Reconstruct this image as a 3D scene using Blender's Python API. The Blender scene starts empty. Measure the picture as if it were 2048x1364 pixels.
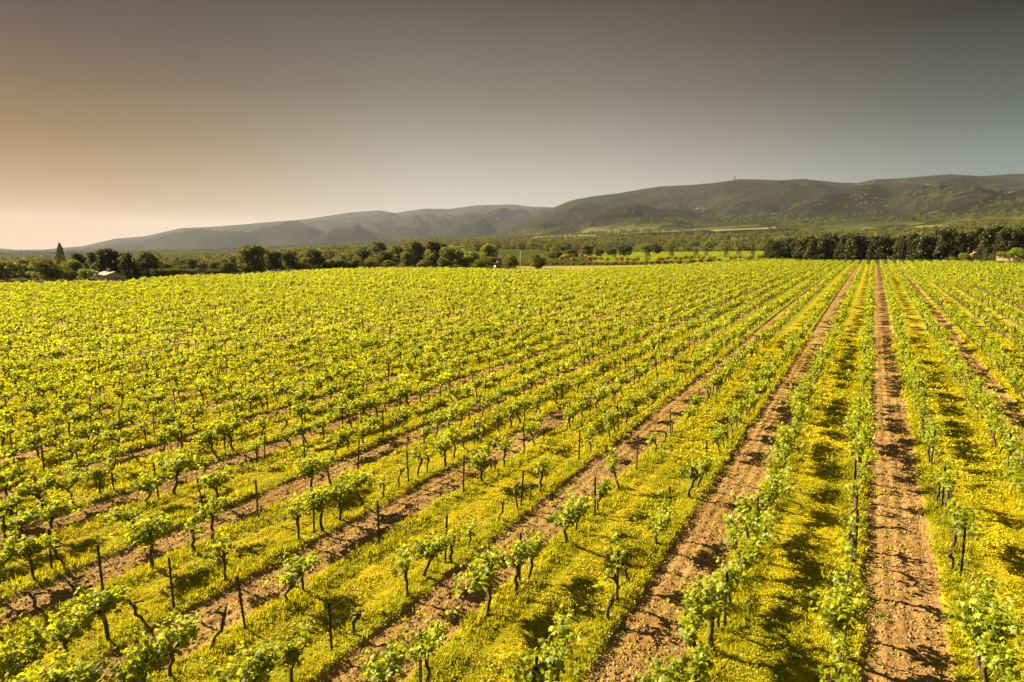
import bpy, math
import numpy as np
from mathutils import Matrix

SC = bpy.context.scene
COL = SC.collection
R_ = math.radians

# ------------------------------------------------------------------ camera, sky, sun, exposure
CAM_H = 8.0
PITCH, YAW = 7.7295, 27.7282
FPX = 1365.333
cam_d = bpy.data.cameras.new('camera')
cam = bpy.data.objects.new('camera', cam_d)
COL.objects.link(cam)
cam.location = (0, 0, CAM_H)
cam.rotation_euler = (R_(90 - PITCH), 0, R_(YAW))
cam_d.sensor_width = 36.0
cam_d.lens = 24.0
cam_d.clip_start = 0.1
cam_d.clip_end = 60000
SC.camera = cam

SUN_EL, SUN_AZ = 29.0, 86.0          # azimuth measured from +Y towards -X
SUN_DIR = np.array([-math.sin(R_(SUN_AZ)) * math.cos(R_(SUN_EL)), math.cos(R_(SUN_AZ)) * math.cos(R_(SUN_EL)), math.sin(R_(SUN_EL))])
sun_d = bpy.data.lights.new('sun', 'SUN')
sun = bpy.data.objects.new('sun', sun_d)
COL.objects.link(sun)
sun_d.energy = 5.0
sun_d.angle = R_(0.5)
sun_d.color = (1.0, 0.82, 0.50)
sun.rotation_euler = (R_(90 - SUN_EL), 0, R_(180 + SUN_AZ - 180 + 0))
# a sun lamp shines along its local -Z: rotate so that +Z points at the sun
from mathutils import Vector
sun.rotation_euler = Vector(SUN_DIR).to_track_quat('Z', 'Y').to_euler()

SC.view_settings.view_transform = 'Standard'
SC.view_settings.look = 'None'
SC.view_settings.exposure = 2.32
SC.view_settings.gamma = 1.0
SC.cycles.max_bounces = 6
SC.cycles.diffuse_bounces = 3
SC.cycles.transmission_bounces = 4
SC.cycles.volume_bounces = 0
SC.cycles.use_denoising = True
SC.cycles.denoiser = 'OPENIMAGEDENOISE'
SC.cycles.denoising_input_passes = 'RGB_ALBEDO_NORMAL'
SC.cycles.denoising_prefilter = 'ACCURATE'

W = bpy.data.worlds.new('World')
SC.world = W
W.use_nodes = True


class NT:
    """small helper for node trees"""
    def __init__(self, tree):
        self.t = tree
        self.t.nodes.clear()

    def n(self, kind, **kw):
        nd = self.t.nodes.new(kind)
        for k, v in kw.items():
            if k == 'ins':
                for i, val in v.items():
                    sock = nd.inputs[i]
                    if hasattr(val, 'is_output') or isinstance(val, bpy.types.NodeSocket):
                        self.t.links.new(val, sock)
                    else:
                        sock.default_value = val
            else:
                setattr(nd, k, v)
        return nd

    def math(self, op, a, b=None, c=None, clamp=False):
        nd = self.t.nodes.new('ShaderNodeMath')
        nd.operation = op
        nd.use_clamp = clamp
        for i, v in enumerate((a, b, c)):
            if v is None:
                continue
            if isinstance(v, bpy.types.NodeSocket):
                self.t.links.new(v, nd.inputs[i])
            else:
                nd.inputs[i].default_value = v
        return nd.outputs[0]

    def mix(self, f, a, b, blend='MIX'):
        nd = self.t.nodes.new('ShaderNodeMix')
        nd.data_type = 'RGBA'
        nd.blend_type = blend
        nd.clamp_factor = True
        for s, v in ((nd.inputs[0], f), (nd.inputs[6], a), (nd.inputs[7], b)):
            if isinstance(v, bpy.types.NodeSocket):
                self.t.links.new(v, s)
            else:
                s.default_value = v if not isinstance(v, tuple) or len(v) == 4 else v + (1,)
        return nd.outputs[2]

    def ramp(self, f, stops, interp='LINEAR'):
        nd = self.t.nodes.new('ShaderNodeValToRGB')
        cr = nd.color_ramp
        cr.interpolation = interp
        while len(cr.elements) < len(stops):
            cr.elements.new(0.5)
        for e, (p, c) in zip(cr.elements, stops):
            e.position = p
            e.color = tuple(c) + (1,) if len(c) == 3 else c
        self.t.links.new(f, nd.inputs[0])
        return nd.outputs[0]

    def noise(self, vec, scale, detail=3, rough=0.55, out=0):
        nd = self.t.nodes.new('ShaderNodeTexNoise')
        nd.inputs['Scale'].default_value = scale
        nd.inputs['Detail'].default_value = detail
        nd.inputs['Roughness'].default_value = rough
        if vec is not None:
            self.t.links.new(vec, nd.inputs['Vector'])
        return nd.outputs[out]

    def link(self, a, b):
        self.t.links.new(a, b)


def build_sky():
    t = NT(W.node_tree)
    out = t.n('ShaderNodeOutputWorld')
    bg = t.n('ShaderNodeBackground')
    bg.inputs['Strength'].default_value = 0.1
    sky = t.n('ShaderNodeTexSky', sky_type='NISHITA')
    sky.sun_disc = False
    sky.sun_elevation = R_(SUN_EL)
    sky.sun_rotation = R_(-SUN_AZ)
    sky.dust_density = 6.0
    sky.air_density = 1.0
    tc = t.n('ShaderNodeTexCoord')
    sep = t.n('ShaderNodeSeparateXYZ')
    t.link(tc.outputs['Generated'], sep.inputs[0])
    z = sep.outputs[2]
    hx, hy = -math.sin(R_(SUN_AZ)), math.cos(R_(SUN_AZ))
    a = t.math('ADD', t.math('MULTIPLY', sep.outputs[0], hx), t.math('MULTIPLY', sep.outputs[1], hy))
    # dusty evening haze: pale cream towards the sun, slate blue away from it, dull umber higher up, then brightened overhead to add fill light
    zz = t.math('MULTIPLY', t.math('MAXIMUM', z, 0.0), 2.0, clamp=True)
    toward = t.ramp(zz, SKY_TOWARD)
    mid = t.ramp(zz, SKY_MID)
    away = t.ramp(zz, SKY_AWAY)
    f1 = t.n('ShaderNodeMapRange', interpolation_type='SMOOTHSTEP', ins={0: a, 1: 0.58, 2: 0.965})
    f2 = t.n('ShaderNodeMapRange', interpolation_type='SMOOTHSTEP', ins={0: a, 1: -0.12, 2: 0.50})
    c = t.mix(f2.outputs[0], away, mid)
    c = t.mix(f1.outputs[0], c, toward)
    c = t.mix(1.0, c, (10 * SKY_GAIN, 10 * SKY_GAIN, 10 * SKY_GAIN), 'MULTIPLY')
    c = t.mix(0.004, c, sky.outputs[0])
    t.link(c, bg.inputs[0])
    t.link(bg.outputs[0], out.inputs[0])


def srgb(r, g, b):
    f = lambda v: (v / 255 / 12.92) if v <= 10 else ((v / 255 + 0.055) / 1.055) ** 2.4
    return (f(r), f(g), f(b))


SKY_GAIN = 2 ** -2.32  # last stop of each ramp lifts the unseen upper sky as added fill
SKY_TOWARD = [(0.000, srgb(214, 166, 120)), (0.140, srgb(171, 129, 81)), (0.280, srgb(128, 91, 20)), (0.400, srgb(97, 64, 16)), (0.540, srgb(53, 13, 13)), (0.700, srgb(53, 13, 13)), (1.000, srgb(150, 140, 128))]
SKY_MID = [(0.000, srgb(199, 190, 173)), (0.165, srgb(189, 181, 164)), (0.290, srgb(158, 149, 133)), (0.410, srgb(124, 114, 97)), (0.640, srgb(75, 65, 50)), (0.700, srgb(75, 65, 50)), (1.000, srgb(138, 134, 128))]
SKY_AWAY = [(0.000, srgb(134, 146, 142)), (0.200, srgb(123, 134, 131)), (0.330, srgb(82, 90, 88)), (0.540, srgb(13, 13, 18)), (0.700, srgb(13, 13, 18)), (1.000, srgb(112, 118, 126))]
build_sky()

# ------------------------------------------------------------------ helpers
rng = np.random.default_rng(7)
_cy, _sy = math.cos(R_(YAW)), math.sin(R_(YAW))
_cp, _sp = math.cos(R_(PITCH)), math.sin(R_(PITCH))
FW = np.array([-_sy * _cp, _cy * _cp, -_sp])
RT = np.array([_cy, _sy, 0.0])
UP = np.cross(RT, FW)


def ray(px, py):
    """direction seen at a point of the photograph (2048 x 1364)"""
    return FW + RT * (px - 1024) / FPX + UP * (682 - py) / FPX


def project(X, Y, Z):
    p = np.stack(np.broadcast_arrays(X, Y, Z - CAM_H), -1)
    zc = p @ FW
    return 1024 + FPX * (p @ RT) / zc, 682 - FPX * (p @ UP) / zc, zc


def _hash(ix, iy, seed):
    h = (ix.astype(np.int64) * 374761393 + iy.astype(np.int64) * 668265263 + seed * 1442695041) & 0x7fffffff
    h = ((h ^ (h >> 13)) * 1274126177) & 0x7fffffff
    h = (h ^ (h >> 16)) & 0x7fffffff
    return h / 0x7fffffff


def vnoise(x, y, seed=0):
    x = np.asarray(x, float)
    y = np.asarray(y, float)
    ix, iy = np.floor(x), np.floor(y)
    fx, fy = x - ix, y - iy
    fx = fx * fx * fx * (fx * (fx * 6 - 15) + 10)
    fy = fy * fy * fy * (fy * (fy * 6 - 15) + 10)
    a = _hash(ix, iy, seed); b = _hash(ix + 1, iy, seed)
    c = _hash(ix, iy + 1, seed); d = _hash(ix + 1, iy + 1, seed)
    return (a * (1 - fx) + b * fx) * (1 - fy) + (c * (1 - fx) + d * fx) * fy


def fbm(x, y, oct=4, seed=0, gain=0.5):
    s, a, t = 0, 1.0, 0
    for o in range(oct):
        s = s + a * vnoise(x * 2 ** o + 17.3 * o, y * 2 ** o - 9.1 * o, seed + o)
        t += a
        a *= gain
    return s / t


def smooth(e0, e1, x):
    t = np.clip((x - e0) / (e1 - e0), 0, 1)
    return t * t * (3 - 2 * t)


def tag(o, label=None, cat=None, group=None, kind=None):
    if label: o['label'] = label
    if cat: o['category'] = cat
    if group: o['group'] = group
    if kind: o['kind'] = kind
    return o


def mesh_np(name, V, faces, mats, midx=None, attrs=None, smooth_shade=False):
    """faces: list of (n,k) int arrays; midx: material index per list entry; attrs: dict name -> per-vertex float"""
    me = bpy.data.meshes.new(name)
    V = np.ascontiguousarray(V, np.float32)
    me.vertices.add(len(V))
    me.vertices.foreach_set('co', V.ravel())
    faces = [f for f in faces if len(f)]
    loops = np.concatenate([f.ravel() for f in faces]).astype(np.int32)
    totals = np.concatenate([np.full(len(f), f.shape[1], np.int32) for f in faces])
    starts = np.concatenate([[0], np.cumsum(totals)[:-1]]).astype(np.int32)
    me.loops.add(len(loops))
    me.loops.foreach_set('vertex_index', loops)
    me.polygons.add(len(totals))
    me.polygons.foreach_set('loop_start', starts)
    for m in mats:
        me.materials.append(m)
    if midx is not None:
        mi = np.concatenate([np.full(len(f), k, np.int32) for f, k in zip(faces, midx)])
        me.polygons.foreach_set('material_index', mi)
    me.polygons.foreach_set('use_smooth', np.full(len(totals), smooth_shade, bool))
    if attrs:
        for k, v in attrs.items():
            at = me.attributes.new(k, 'FLOAT', 'POINT')
            at.data.foreach_set('value', np.ascontiguousarray(v, np.float32))
    me.update(calc_edges=True)
    return me


def obj(name, me, parent=None, loc=None):
    o = bpy.data.objects.new(name, me)
    COL.objects.link(o)
    if parent is not None:
        o.parent = parent
    if loc is not None:
        o.location = loc
    return o


def empty(name, loc, rz=0.0, scale=1.0):
    o = bpy.data.objects.new(name, None)
    o.empty_display_size = 0.3
    COL.objects.link(o)
    o.location = loc
    o.rotation_euler = (0, 0, rz)
    o.scale = (scale,) * 3 if np.isscalar(scale) else scale
    return o


class Geo:
    """accumulates shapes for ONE mesh: vertices, tris, quads and a per-vertex random value"""
    def __init__(self):
        self.v, self.f3, self.f4, self.var, self.n = [], [], [], [], 0

    def add(self, V, f3=None, f4=None, var=0.5):
        V = np.asarray(V, float)
        if f3 is not None and len(f3): self.f3.append(np.asarray(f3) + self.n)
        if f4 is not None and len(f4): self.f4.append(np.asarray(f4) + self.n)
        self.v.append(V)
        self.var.append(np.broadcast_to(np.asarray(var, float), (len(V),)))
        self.n += len(V)
        return self

    def arrays(self):
        V = np.concatenate(self.v) if self.v else np.zeros((0, 3))
        f3 = np.concatenate(self.f3) if self.f3 else np.zeros((0, 3), int)
        f4 = np.concatenate(self.f4) if self.f4 else np.zeros((0, 4), int)
        return V, f3, f4, np.concatenate(self.var)

    def mesh(self, name, mat, smooth_shade=False):
        V, f3, f4, var = self.arrays()
        return mesh_np(name, V, [f3, f4], [mat], attrs={'var': var}, smooth_shade=smooth_shade)

    def tube(self, pts, rad, sides=7, cap=True):
        pts = np.asarray(pts, float)
        n = len(pts)
        T = np.gradient(pts, axis=0)
        T /= np.linalg.norm(T, axis=1)[:, None] + 1e-9
        up = np.array([0.31, 0.93, 0.17])
        A = np.cross(T, up)
        A /= np.linalg.norm(A, axis=1)[:, None] + 1e-9
        B = np.cross(T, A)
        ang = np.arange(sides) / sides * 2 * np.pi
        rad = np.asarray(rad, float)
        if rad.ndim == 1:
            rad = np.repeat(rad[:, None], sides, 1)
        V = pts[:, None, :] + rad[:, :, None] * (np.cos(ang)[None, :, None] * A[:, None, :] + np.sin(ang)[None, :, None] * B[:, None, :])
        q = []
        for i in range(n - 1):
            for k in range(sides):
                k2 = (k + 1) % sides
                q.append((i * sides + k, i * sides + k2, (i + 1) * sides + k2, (i + 1) * sides + k))
        V = V.reshape(-1, 3)
        f3 = []
        if cap:
            V = np.concatenate([V, pts[-1:]])
            c = len(V) - 1
            f3 = [((n - 1) * sides + k, (n - 1) * sides + (k + 1) % sides, c) for k in range(sides)]
        return self.add(V, f3, q)

    def box(self, lo, hi):
        x0, y0, z0 = lo
        x1, y1, z1 = hi
        V = [(x0, y0, z0), (x1, y0, z0), (x1, y1, z0), (x0, y1, z0), (x0, y0, z1), (x1, y0, z1), (x1, y1, z1), (x0, y1, z1)]
        return self.add(V, None, [(0, 3, 2, 1), (4, 5, 6, 7), (0, 1, 5, 4), (1, 2, 6, 5), (2, 3, 7, 6), (3, 0, 4, 7)])


def merge_instances(proto, pos, yaw, scale, var=None, lean=None):
    """proto = (V, f3, f4, var) copied to every position -> arrays"""
    V, f3, f4, pv = proto
    m, n = len(pos), len(V)
    c, s = np.cos(yaw)[:, None], np.sin(yaw)[:, None]
    sc = np.asarray(scale, float)
    if sc.ndim == 1:
        sc = np.repeat(sc[:, None], 3, 1)
    x, y, z = V[None, :, 0] * sc[:, 0:1], V[None, :, 1] * sc[:, 1:2], V[None, :, 2] * sc[:, 2:3]
    X = x * c - y * s + pos[:, 0:1]
    Y = x * s + y * c + pos[:, 1:2]
    Z = z + pos[:, 2:3]
    if lean is not None:
        X = X + z * lean[:, 0:1]
        Y = Y + z * lean[:, 1:2]
    VV = np.stack([X, Y, Z], -1).reshape(-1, 3)
    off = (np.arange(m) * n)[:, None, None]
    F3 = (f3[None] + off).reshape(-1, 3) if len(f3) else np.zeros((0, 3), int)
    F4 = (f4[None] + off).reshape(-1, 4) if len(f4) else np.zeros((0, 4), int)
    pv = np.broadcast_to(pv[None], (m, n))
    if var is not None:
        pv = np.clip(pv * 0.6 + 0.4 * var[:, None], 0, 1)
    return VV, F3, F4, pv.reshape(-1)


class Merge:
    def __init__(self):
        self.V, self.F3, self.F4, self.P, self.n = [], [], [], [], 0

    def add(self, a):
        V, f3, f4, p = a
        self.V.append(V); self.F3.append(f3 + self.n); self.F4.append(f4 + self.n); self.P.append(p)
        self.n += len(V)

    def mesh(self, name, mat):
        return mesh_np(name, np.concatenate(self.V), [np.concatenate(self.F3), np.concatenate(self.F4)], [mat], attrs={'var': np.concatenate(self.P)})


ORD = ['', 'first', 'second', 'third', 'fourth', 'fifth', 'sixth', 'seventh', 'eighth', 'ninth', 'tenth', 'eleventh', 'twelfth', 'thirteenth', 'fourteenth', 'fifteenth', 'sixteenth', 'seventeenth', 'eighteenth', 'nineteenth', 'twentieth']
_TENS = {2: 'twenty', 3: 'thirty', 4: 'forty', 5: 'fifty', 6: 'sixty'}


def ordinal(k):
    if k <= 20: return ORD[k]
    t, u = divmod(k, 10)
    if u == 0: return _TENS[t][:-1] + 'ieth'
    return _TENS[t] + '-' + ORD[u]


# ------------------------------------------------------------------ materials
def mat_new(name):
    m = bpy.data.materials.new(name)
    m.use_nodes = True
    return m, NT(m.node_tree)


def leaf_mat(name, dark, mid, light, trans, trans_f=0.4, gloss=0.03, world_scale=None, rough=0.45, dry=None):
    """foliage: diffuse + translucent + a little sheen, colour varied per leaf and per plant"""
    m, t = mat_new(name)
    out = t.n('ShaderNodeOutputMaterial')
    at = t.n('ShaderNodeAttribute', attribute_name='var')
    oi = t.n('ShaderNodeObjectInfo')
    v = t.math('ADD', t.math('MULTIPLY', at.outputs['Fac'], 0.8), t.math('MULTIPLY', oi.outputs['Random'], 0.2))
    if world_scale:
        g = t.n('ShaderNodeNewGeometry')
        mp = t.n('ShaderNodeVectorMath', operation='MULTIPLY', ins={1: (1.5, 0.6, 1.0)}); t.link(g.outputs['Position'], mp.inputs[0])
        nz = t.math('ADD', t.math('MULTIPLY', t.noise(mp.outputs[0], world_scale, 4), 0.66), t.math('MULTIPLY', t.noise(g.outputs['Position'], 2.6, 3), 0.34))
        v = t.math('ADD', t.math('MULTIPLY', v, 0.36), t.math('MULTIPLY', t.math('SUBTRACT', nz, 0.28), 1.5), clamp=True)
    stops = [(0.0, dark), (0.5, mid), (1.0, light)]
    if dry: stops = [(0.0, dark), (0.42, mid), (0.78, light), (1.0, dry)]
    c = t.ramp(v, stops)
    k = t.math('ADD', 0.0, 0.0)
    d = t.n('ShaderNodeBsdfDiffuse')
    t.link(c, d.inputs['Color'])
    tr = t.n('ShaderNodeBsdfTranslucent')
    tc = t.mix(0.5, c, trans)
    t.link(tc, tr.inputs['Color'])
    mx = t.n('ShaderNodeMixShader', ins={0: trans_f})
    t.link(d.outputs[0], mx.inputs[1]); t.link(tr.outputs[0], mx.inputs[2])
    gl = t.n('ShaderNodeBsdfGlossy')
    gl.inputs['Roughness'].default_value = rough
    gl.inputs['Color'].default_value = (0.9, 0.95, 0.85, 1)
    m2 = t.n('ShaderNodeMixShader', ins={0: gloss})
    t.link(mx.outputs[0], m2.inputs[1]); t.link(gl.outputs[0], m2.inputs[2])
    t.link(m2.outputs[0], out.inputs[0])
    return m


def plain_mat(name, c1, c2, scale=6.0, rough=0.85, bump=0.3, metallic=0.0, bscale=None):
    m, t = mat_new(name)
    out = t.n('ShaderNodeOutputMaterial')
    p = t.n('ShaderNodeBsdfPrincipled')
    tc = t.n('ShaderNodeTexCoord')
    nz = t.noise(tc.outputs['Object'], scale, 4)
    c = t.ramp(nz, [(0.3, c1), (0.7, c2)])
    t.link(c, p.inputs['Base Color'])
    p.inputs['Roughness'].default_value = rough
    p.inputs['Metallic'].default_value = metallic
    if bump:
        b = t.n('ShaderNodeBump', ins={'Strength': bump, 'Distance': 0.03})
        t.link(t.noise(tc.outputs['Object'], bscale or scale * 3, 4), b.inputs['Height'])
        t.link(b.outputs[0], p.inputs['Normal'])
    t.link(p.outputs[0], out.inputs[0])
    return m


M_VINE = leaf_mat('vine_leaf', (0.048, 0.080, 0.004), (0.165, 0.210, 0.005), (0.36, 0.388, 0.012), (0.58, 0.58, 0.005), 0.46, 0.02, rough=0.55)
M_BARK = plain_mat('vine_bark', (0.045, 0.03, 0.018), (0.11, 0.078, 0.05), 25, 0.9, 0.8)
M_CLOVER = leaf_mat('clover', (0.075, 0.105, 0.004), (0.29, 0.285, 0.005), (0.56, 0.465, 0.005), (0.62, 0.54, 0.004), 0.38, 0.012, world_scale=0.55, dry=(0.50, 0.30, 0.02))
M_POST = plain_mat('stake_steel', (0.012, 0.010, 0.009), (0.035, 0.026, 0.02), 30, 0.6, 0.2, 0.3)
M_WIRE = plain_mat('wire_steel', (0.25, 0.23, 0.2), (0.35, 0.33, 0.3), 5, 0.45, 0, 0.8)
M_BROAD = leaf_mat('broad_leaf', (0.026, 0.036, 0.005), (0.080, 0.090, 0.010), (0.20, 0.19, 0.020), (0.26, 0.24, 0.012), 0.32, 0.02)
M_OLIVE = leaf_mat('olive_leaf', (0.05, 0.055, 0.016), (0.095, 0.10, 0.028), (0.16, 0.15, 0.04), (0.2, 0.19, 0.03), 0.3, 0.02)
M_BRIGHT = leaf_mat('bright_leaf', (0.08, 0.12, 0.008), (0.15, 0.19, 0.012), (0.26, 0.27, 0.02), (0.35, 0.36, 0.02), 0.35, 0.02)
M_CONIF = leaf_mat('conifer_needles', (0.016, 0.021, 0.005), (0.045, 0.052, 0.012), (0.14, 0.135, 0.032), (0.11, 0.11, 0.014), 0.2, 0.02)
M_BROOM = leaf_mat('broom_flower', (0.08, 0.09, 0.012), (0.36, 0.27, 0.010), (0.55, 0.40, 0.012), (0.55, 0.42, 0.01), 0.3, 0.02)
M_SCRUB = leaf_mat('grey_scrub', (0.07, 0.075, 0.03), (0.14, 0.135, 0.05), (0.24, 0.21, 0.08), (0.25, 0.22, 0.07), 0.25, 0.02)
M_WOOD = leaf_mat('far_wood_leaf', (0.045, 0.054, 0.014), (0.11, 0.115, 0.025), (0.21, 0.20, 0.05), (0.18, 0.18, 0.03), 0.28, 0.0)
M_TRUNK = plain_mat('tree_bark', (0.035, 0.025, 0.017), (0.075, 0.055, 0.038), 8, 0.95, 0.6)
M_WALLP = plain_mat('plaster_wall', (0.55, 0.42, 0.30), (0.66, 0.52, 0.39), 2.2, 0.9, 0.2)
M_WALLW = plain_mat('pale_wall', (0.32, 0.25, 0.2), (0.42, 0.33, 0.27), 2.2, 0.9, 0.2)
M_STONE = plain_mat('stone_wall', (0.2, 0.15, 0.1), (0.36, 0.28, 0.19), 3.5, 0.9, 0.6)
M_ROOF = plain_mat('clay_tiles', (0.10, 0.048, 0.022), (0.16, 0.08, 0.04), 5, 0.85, 0.7, bscale=9)
M_ROOFP = plain_mat('pink_tiles', (0.24, 0.12, 0.08), (0.31, 0.17, 0.11), 5, 0.85, 0.5, bscale=9)
M_GLASSD = plain_mat('dark_pane', (0.015, 0.017, 0.02), (0.03, 0.032, 0.036), 3, 0.15, 0)
M_DOOR = plain_mat('red_door', (0.3, 0.06, 0.05), (0.36, 0.09, 0.07), 4, 0.6, 0.1)
M_WHITE = plain_mat('white_paint', (0.45, 0.42, 0.37), (0.55, 0.51, 0.46), 3, 0.7, 0.1)
M_POLE = plain_mat('grey_pole', (0.10, 0.085, 0.07), (0.18, 0.15, 0.12), 3, 0.85, 0.3)

# ------------------------------------------------------------------ terrain shape
S_ROW, X_ROW = 2.2806, -0.055
Y_POST, D_POST = 9.416, 4.4717
A_X, B_Y, L_X = 0.0298, 0.01568, 110.0


def row_x(i):
    return X_ROW + S_ROW * i


def base_z(X, Y):
    """the gently tilted vineyard plane"""
    X = np.asarray(X, float)
    Y = np.asarray(Y, float)
    zx = np.where(X < 0, -A_X * L_X * (1 - np.exp(np.minimum(X, 0) / L_X)), A_X * L_X * (1 - np.exp(-np.maximum(X, 0) / L_X)))
    zy = B_Y * 280 * (1 - np.exp(-np.abs(Y) / 280)) * np.sign(Y) * 1.0
    zy = np.where(Y < 60, B_Y * Y, B_Y * 60 + B_Y * 200 * (1 - np.exp(-(np.maximum(Y, 60) - 60) / 200)))
    return zx + zy


def soil_profile(X, Y):
    """lowered, crumbly ploughed aisles: every second aisle"""
    u = np.mod(X - X_ROW, 2 * S_ROW) - 1.10
    wob = (vnoise(Y * 0.9, X * 0.3, 5) - 0.5) * 0.14
    d = np.abs(u) - 0.76 - wob
    soil = 1 - smooth(-0.05, 0.05, d)
    return soil, u


COLS_PX = np.array([-500, 0, 250, 500, 750, 1000, 1250, 1500, 1750, 2048, 2500])
RN = np.array([280, 600, 900, 1500, 2300, 3000])
ZT = np.array([  # ground height at those distances per column
    [np.nan, -12, -15, -18, -18, -12],
    [np.nan, -12, -15, -18, -18, -12],
    [np.nan, -12, -15, -18, -14, -6],
    [np.nan, -10, -9, -10, -2, 10],
    [np.nan, -5, 4, 4, 18, 38],
    [np.nan, 2, 8, 18, 40, 70],
    [np.nan, 4, 8, 26, 66, 120],
    [np.nan, 5, 9, 34, 84, 150],
    [np.nan, 6, 12, 38, 104, 165],
    [np.nan, 8, 16, 50, 114, 170],
    [np.nan, 8, 16, 50, 114, 170]])
SIL_B = [(-900, 499), (0, 497), (60, 502), (110, 497), (165, 492), (230, 477), (290, 472), (360, 456), (440, 452), (520, 445), (610, 438), (700, 424), (760, 420), (790, 425), (850, 416), (900, 417), (950, 410), (1030, 408), (1060, 412), (1110, 414), (1180, 420), (1260, 432), (1400, 450), (2600, 450)]
SIL_A = [(-900, 520), (800, 510), (900, 500), (980, 474), (1040, 445), (1080, 428), (1110, 414), (1140, 402), (1180, 393), (1240, 385), (1320, 372), (1370, 370), (1440, 364), (1480, 358), (1560, 360), (1610, 357), (1680, 365), (1715, 366), (1750, 358), (1800, 357), (1850, 352), (1900, 349), (1960, 352), (2048, 347), (2300, 350), (2800, 380), (3500, 440)]


def az_of_px(px):
    d = FW[None] + RT[None] * ((np.asarray(px, float) - 1024) / FPX)[:, None] + UP[None] * ((682 - 470.0) / FPX)
    return np.arctan2(d[:, 0], d[:, 1])          # from +Y towards +X


def _crest(sil):
    s = np.array(sil, float)
    d = FW[None] + RT[None] * ((s[:, 0] - 1024) / FPX)[:, None] + UP[None] * ((682 - s[:, 1]) / FPX)[:, None]
    return np.arctan2(d[:, 0], d[:, 1]), d[:, 2] / np.hypot(d[:, 0], d[:, 1])


AZ_A, EL_A = _crest(SIL_A)
AZ_B, EL_B = _crest(SIL_B)
AZ_C = az_of_px(COLS_PX)


def far_z(X, Y, detail=True):
    r = np.hypot(X, Y)
    az = np.arctan2(X, Y)
    rc = np.clip(r, RN[0], RN[-1])
    lr = np.log(rc)
    zs = []
    gb = base_z(X * np.minimum(1, 300 / np.maximum(r, 1)), Y * np.minimum(1, 300 / np.maximum(r, 1)))
    # columns blended by azimuth
    tab = [np.interp(az, AZ_C, ZT[:, k]) for k in range(1, len(RN))]
    tab = [gb] + tab
    z = np.zeros_like(r)
    lRN = np.log(RN)
    for k in range(len(RN) - 1):
        t = np.clip((lr - lRN[k]) / (lRN[k + 1] - lRN[k]), 0, 1)
        m = (lr >= lRN[k]) & (lr <= lRN[k + 1])
        z = np.where(m, tab[k] * (1 - t) + tab[k + 1] * t, z)
    plain = z
    out = plain
    for (AZ, EL, rcrest, rfoot, seed) in ((AZ_A, EL_A, 4700.0, 2100.0, 11), (AZ_B, EL_B, 9000.0, 4200.0, 31)):
        el = np.interp(az, AZ, EL)
        zc = CAM_H + rcrest * el
        foot = np.where(rfoot < 2400, 70, 10) * 0 + np.interp(az, AZ_C, ZT[:, 4]) - 12
        t = np.clip((r - rfoot) / (rcrest - rfoot), 0, 1)
        prof = 0.62 * t + 0.38 * t ** 1.8
        hz = foot + (zc - foot) * prof
        amp = np.maximum(zc - foot, 0) * np.sin(np.pi * np.clip(t, 0, 1)) ** 0.8 * (1.15 - t) * 1.7
        sp = fbm(X / 620 + seed, Y / 620, 4, seed)
        rg = 1 - np.abs(2 * fbm(X / 900 - seed, Y / 900, 3, seed + 3) - 1)
        gul = 1 - np.abs(2 * fbm(X / 380 + 5, Y / 380 - seed, 3, seed + 5) - 1)
        hz = hz + amp * ((sp - 0.5) * 0.50 + (rg - 0.75) * 0.50 + (gul - 0.75) * 0.22)
        hz = hz + (fbm(X / 90, Y / 90, 3, seed + 7) - 0.5) * 16 * smooth(0.02, 0.3, t) * (1 - 0.75 * smooth(0.9, 1.0, t))
        back = np.clip((r - rcrest) / 2500, 0, 1)
        hz = hz - np.maximum(zc - foot, 30) * 0.9 * back
        hz = np.where(r < rfoot, -200.0 + 0 * r, hz)
        out = np.maximum(out, hz)
    # low rolling relief on the plain
    out = out + (fbm(X / 260 + 3, Y / 260, 3, 77) - 0.5) * 6 * smooth(700, 1500, r)
    return out


def ground_z(X, Y):
    """height used to stand things on"""
    r = np.hypot(X, Y)
    X = np.asarray(X, float); Y = np.asarray(Y, float)
    return np.where(r < 285, base_z(X, Y), far_z(X, Y))


def at(px, py):
    """where the sight line through a photo point meets the land"""
    d = ray(px, py)
    ts = np.concatenate([np.arange(4, 300, 0.25), np.geomspace(300, 9000, 4000)])
    hn = np.hypot(d[0], d[1])
    X, Y, Z = d[0] / hn * ts, d[1] / hn * ts, CAM_H + d[2] / hn * ts
    k = np.argmax(Z < ground_z(X, Y))
    if k == 0: k = np.argmin(np.abs(ts - 330))
    return np.array([X[k], Y[k], float(ground_z(X[k:k + 1], Y[k:k + 1])[0])])


def px_size(p):
    """metres per photo pixel at a point"""
    return float((p - np.array([0, 0, CAM_H])) @ FW) / FPX


# outline of the vineyard: its far edge as seen from the camera, closed round behind it
EDGE_PX = [(-700, 566), (-300, 566), (0, 565), (130, 561), (270, 557), (350, 549), (470, 546), (560, 541), (640, 536), (760, 532), (900, 533), (1030, 538), (1090, 540), (1180, 537), (1300, 531), (1420, 525), (1540, 520), (1740, 523), (1920, 524), (2048, 530), (2400, 540), (3200, 560)]
EDGE = np.array([at(p[0], p[1] + np.interp(p[0], [200, 1000, 1500], [10.0, 8.0, 5.0]))[:2] for p in EDGE_PX])
EDGE_AZ = np.arctan2(EDGE[:, 0], EDGE[:, 1])
EDGE_R = np.hypot(EDGE[:, 0], EDGE[:, 1])


def in_field(X, Y, margin=0.0):
    az = np.arctan2(X, Y)
    r = np.hypot(X, Y)
    return r < np.interp(az, EDGE_AZ, EDGE_R) - margin


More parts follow.
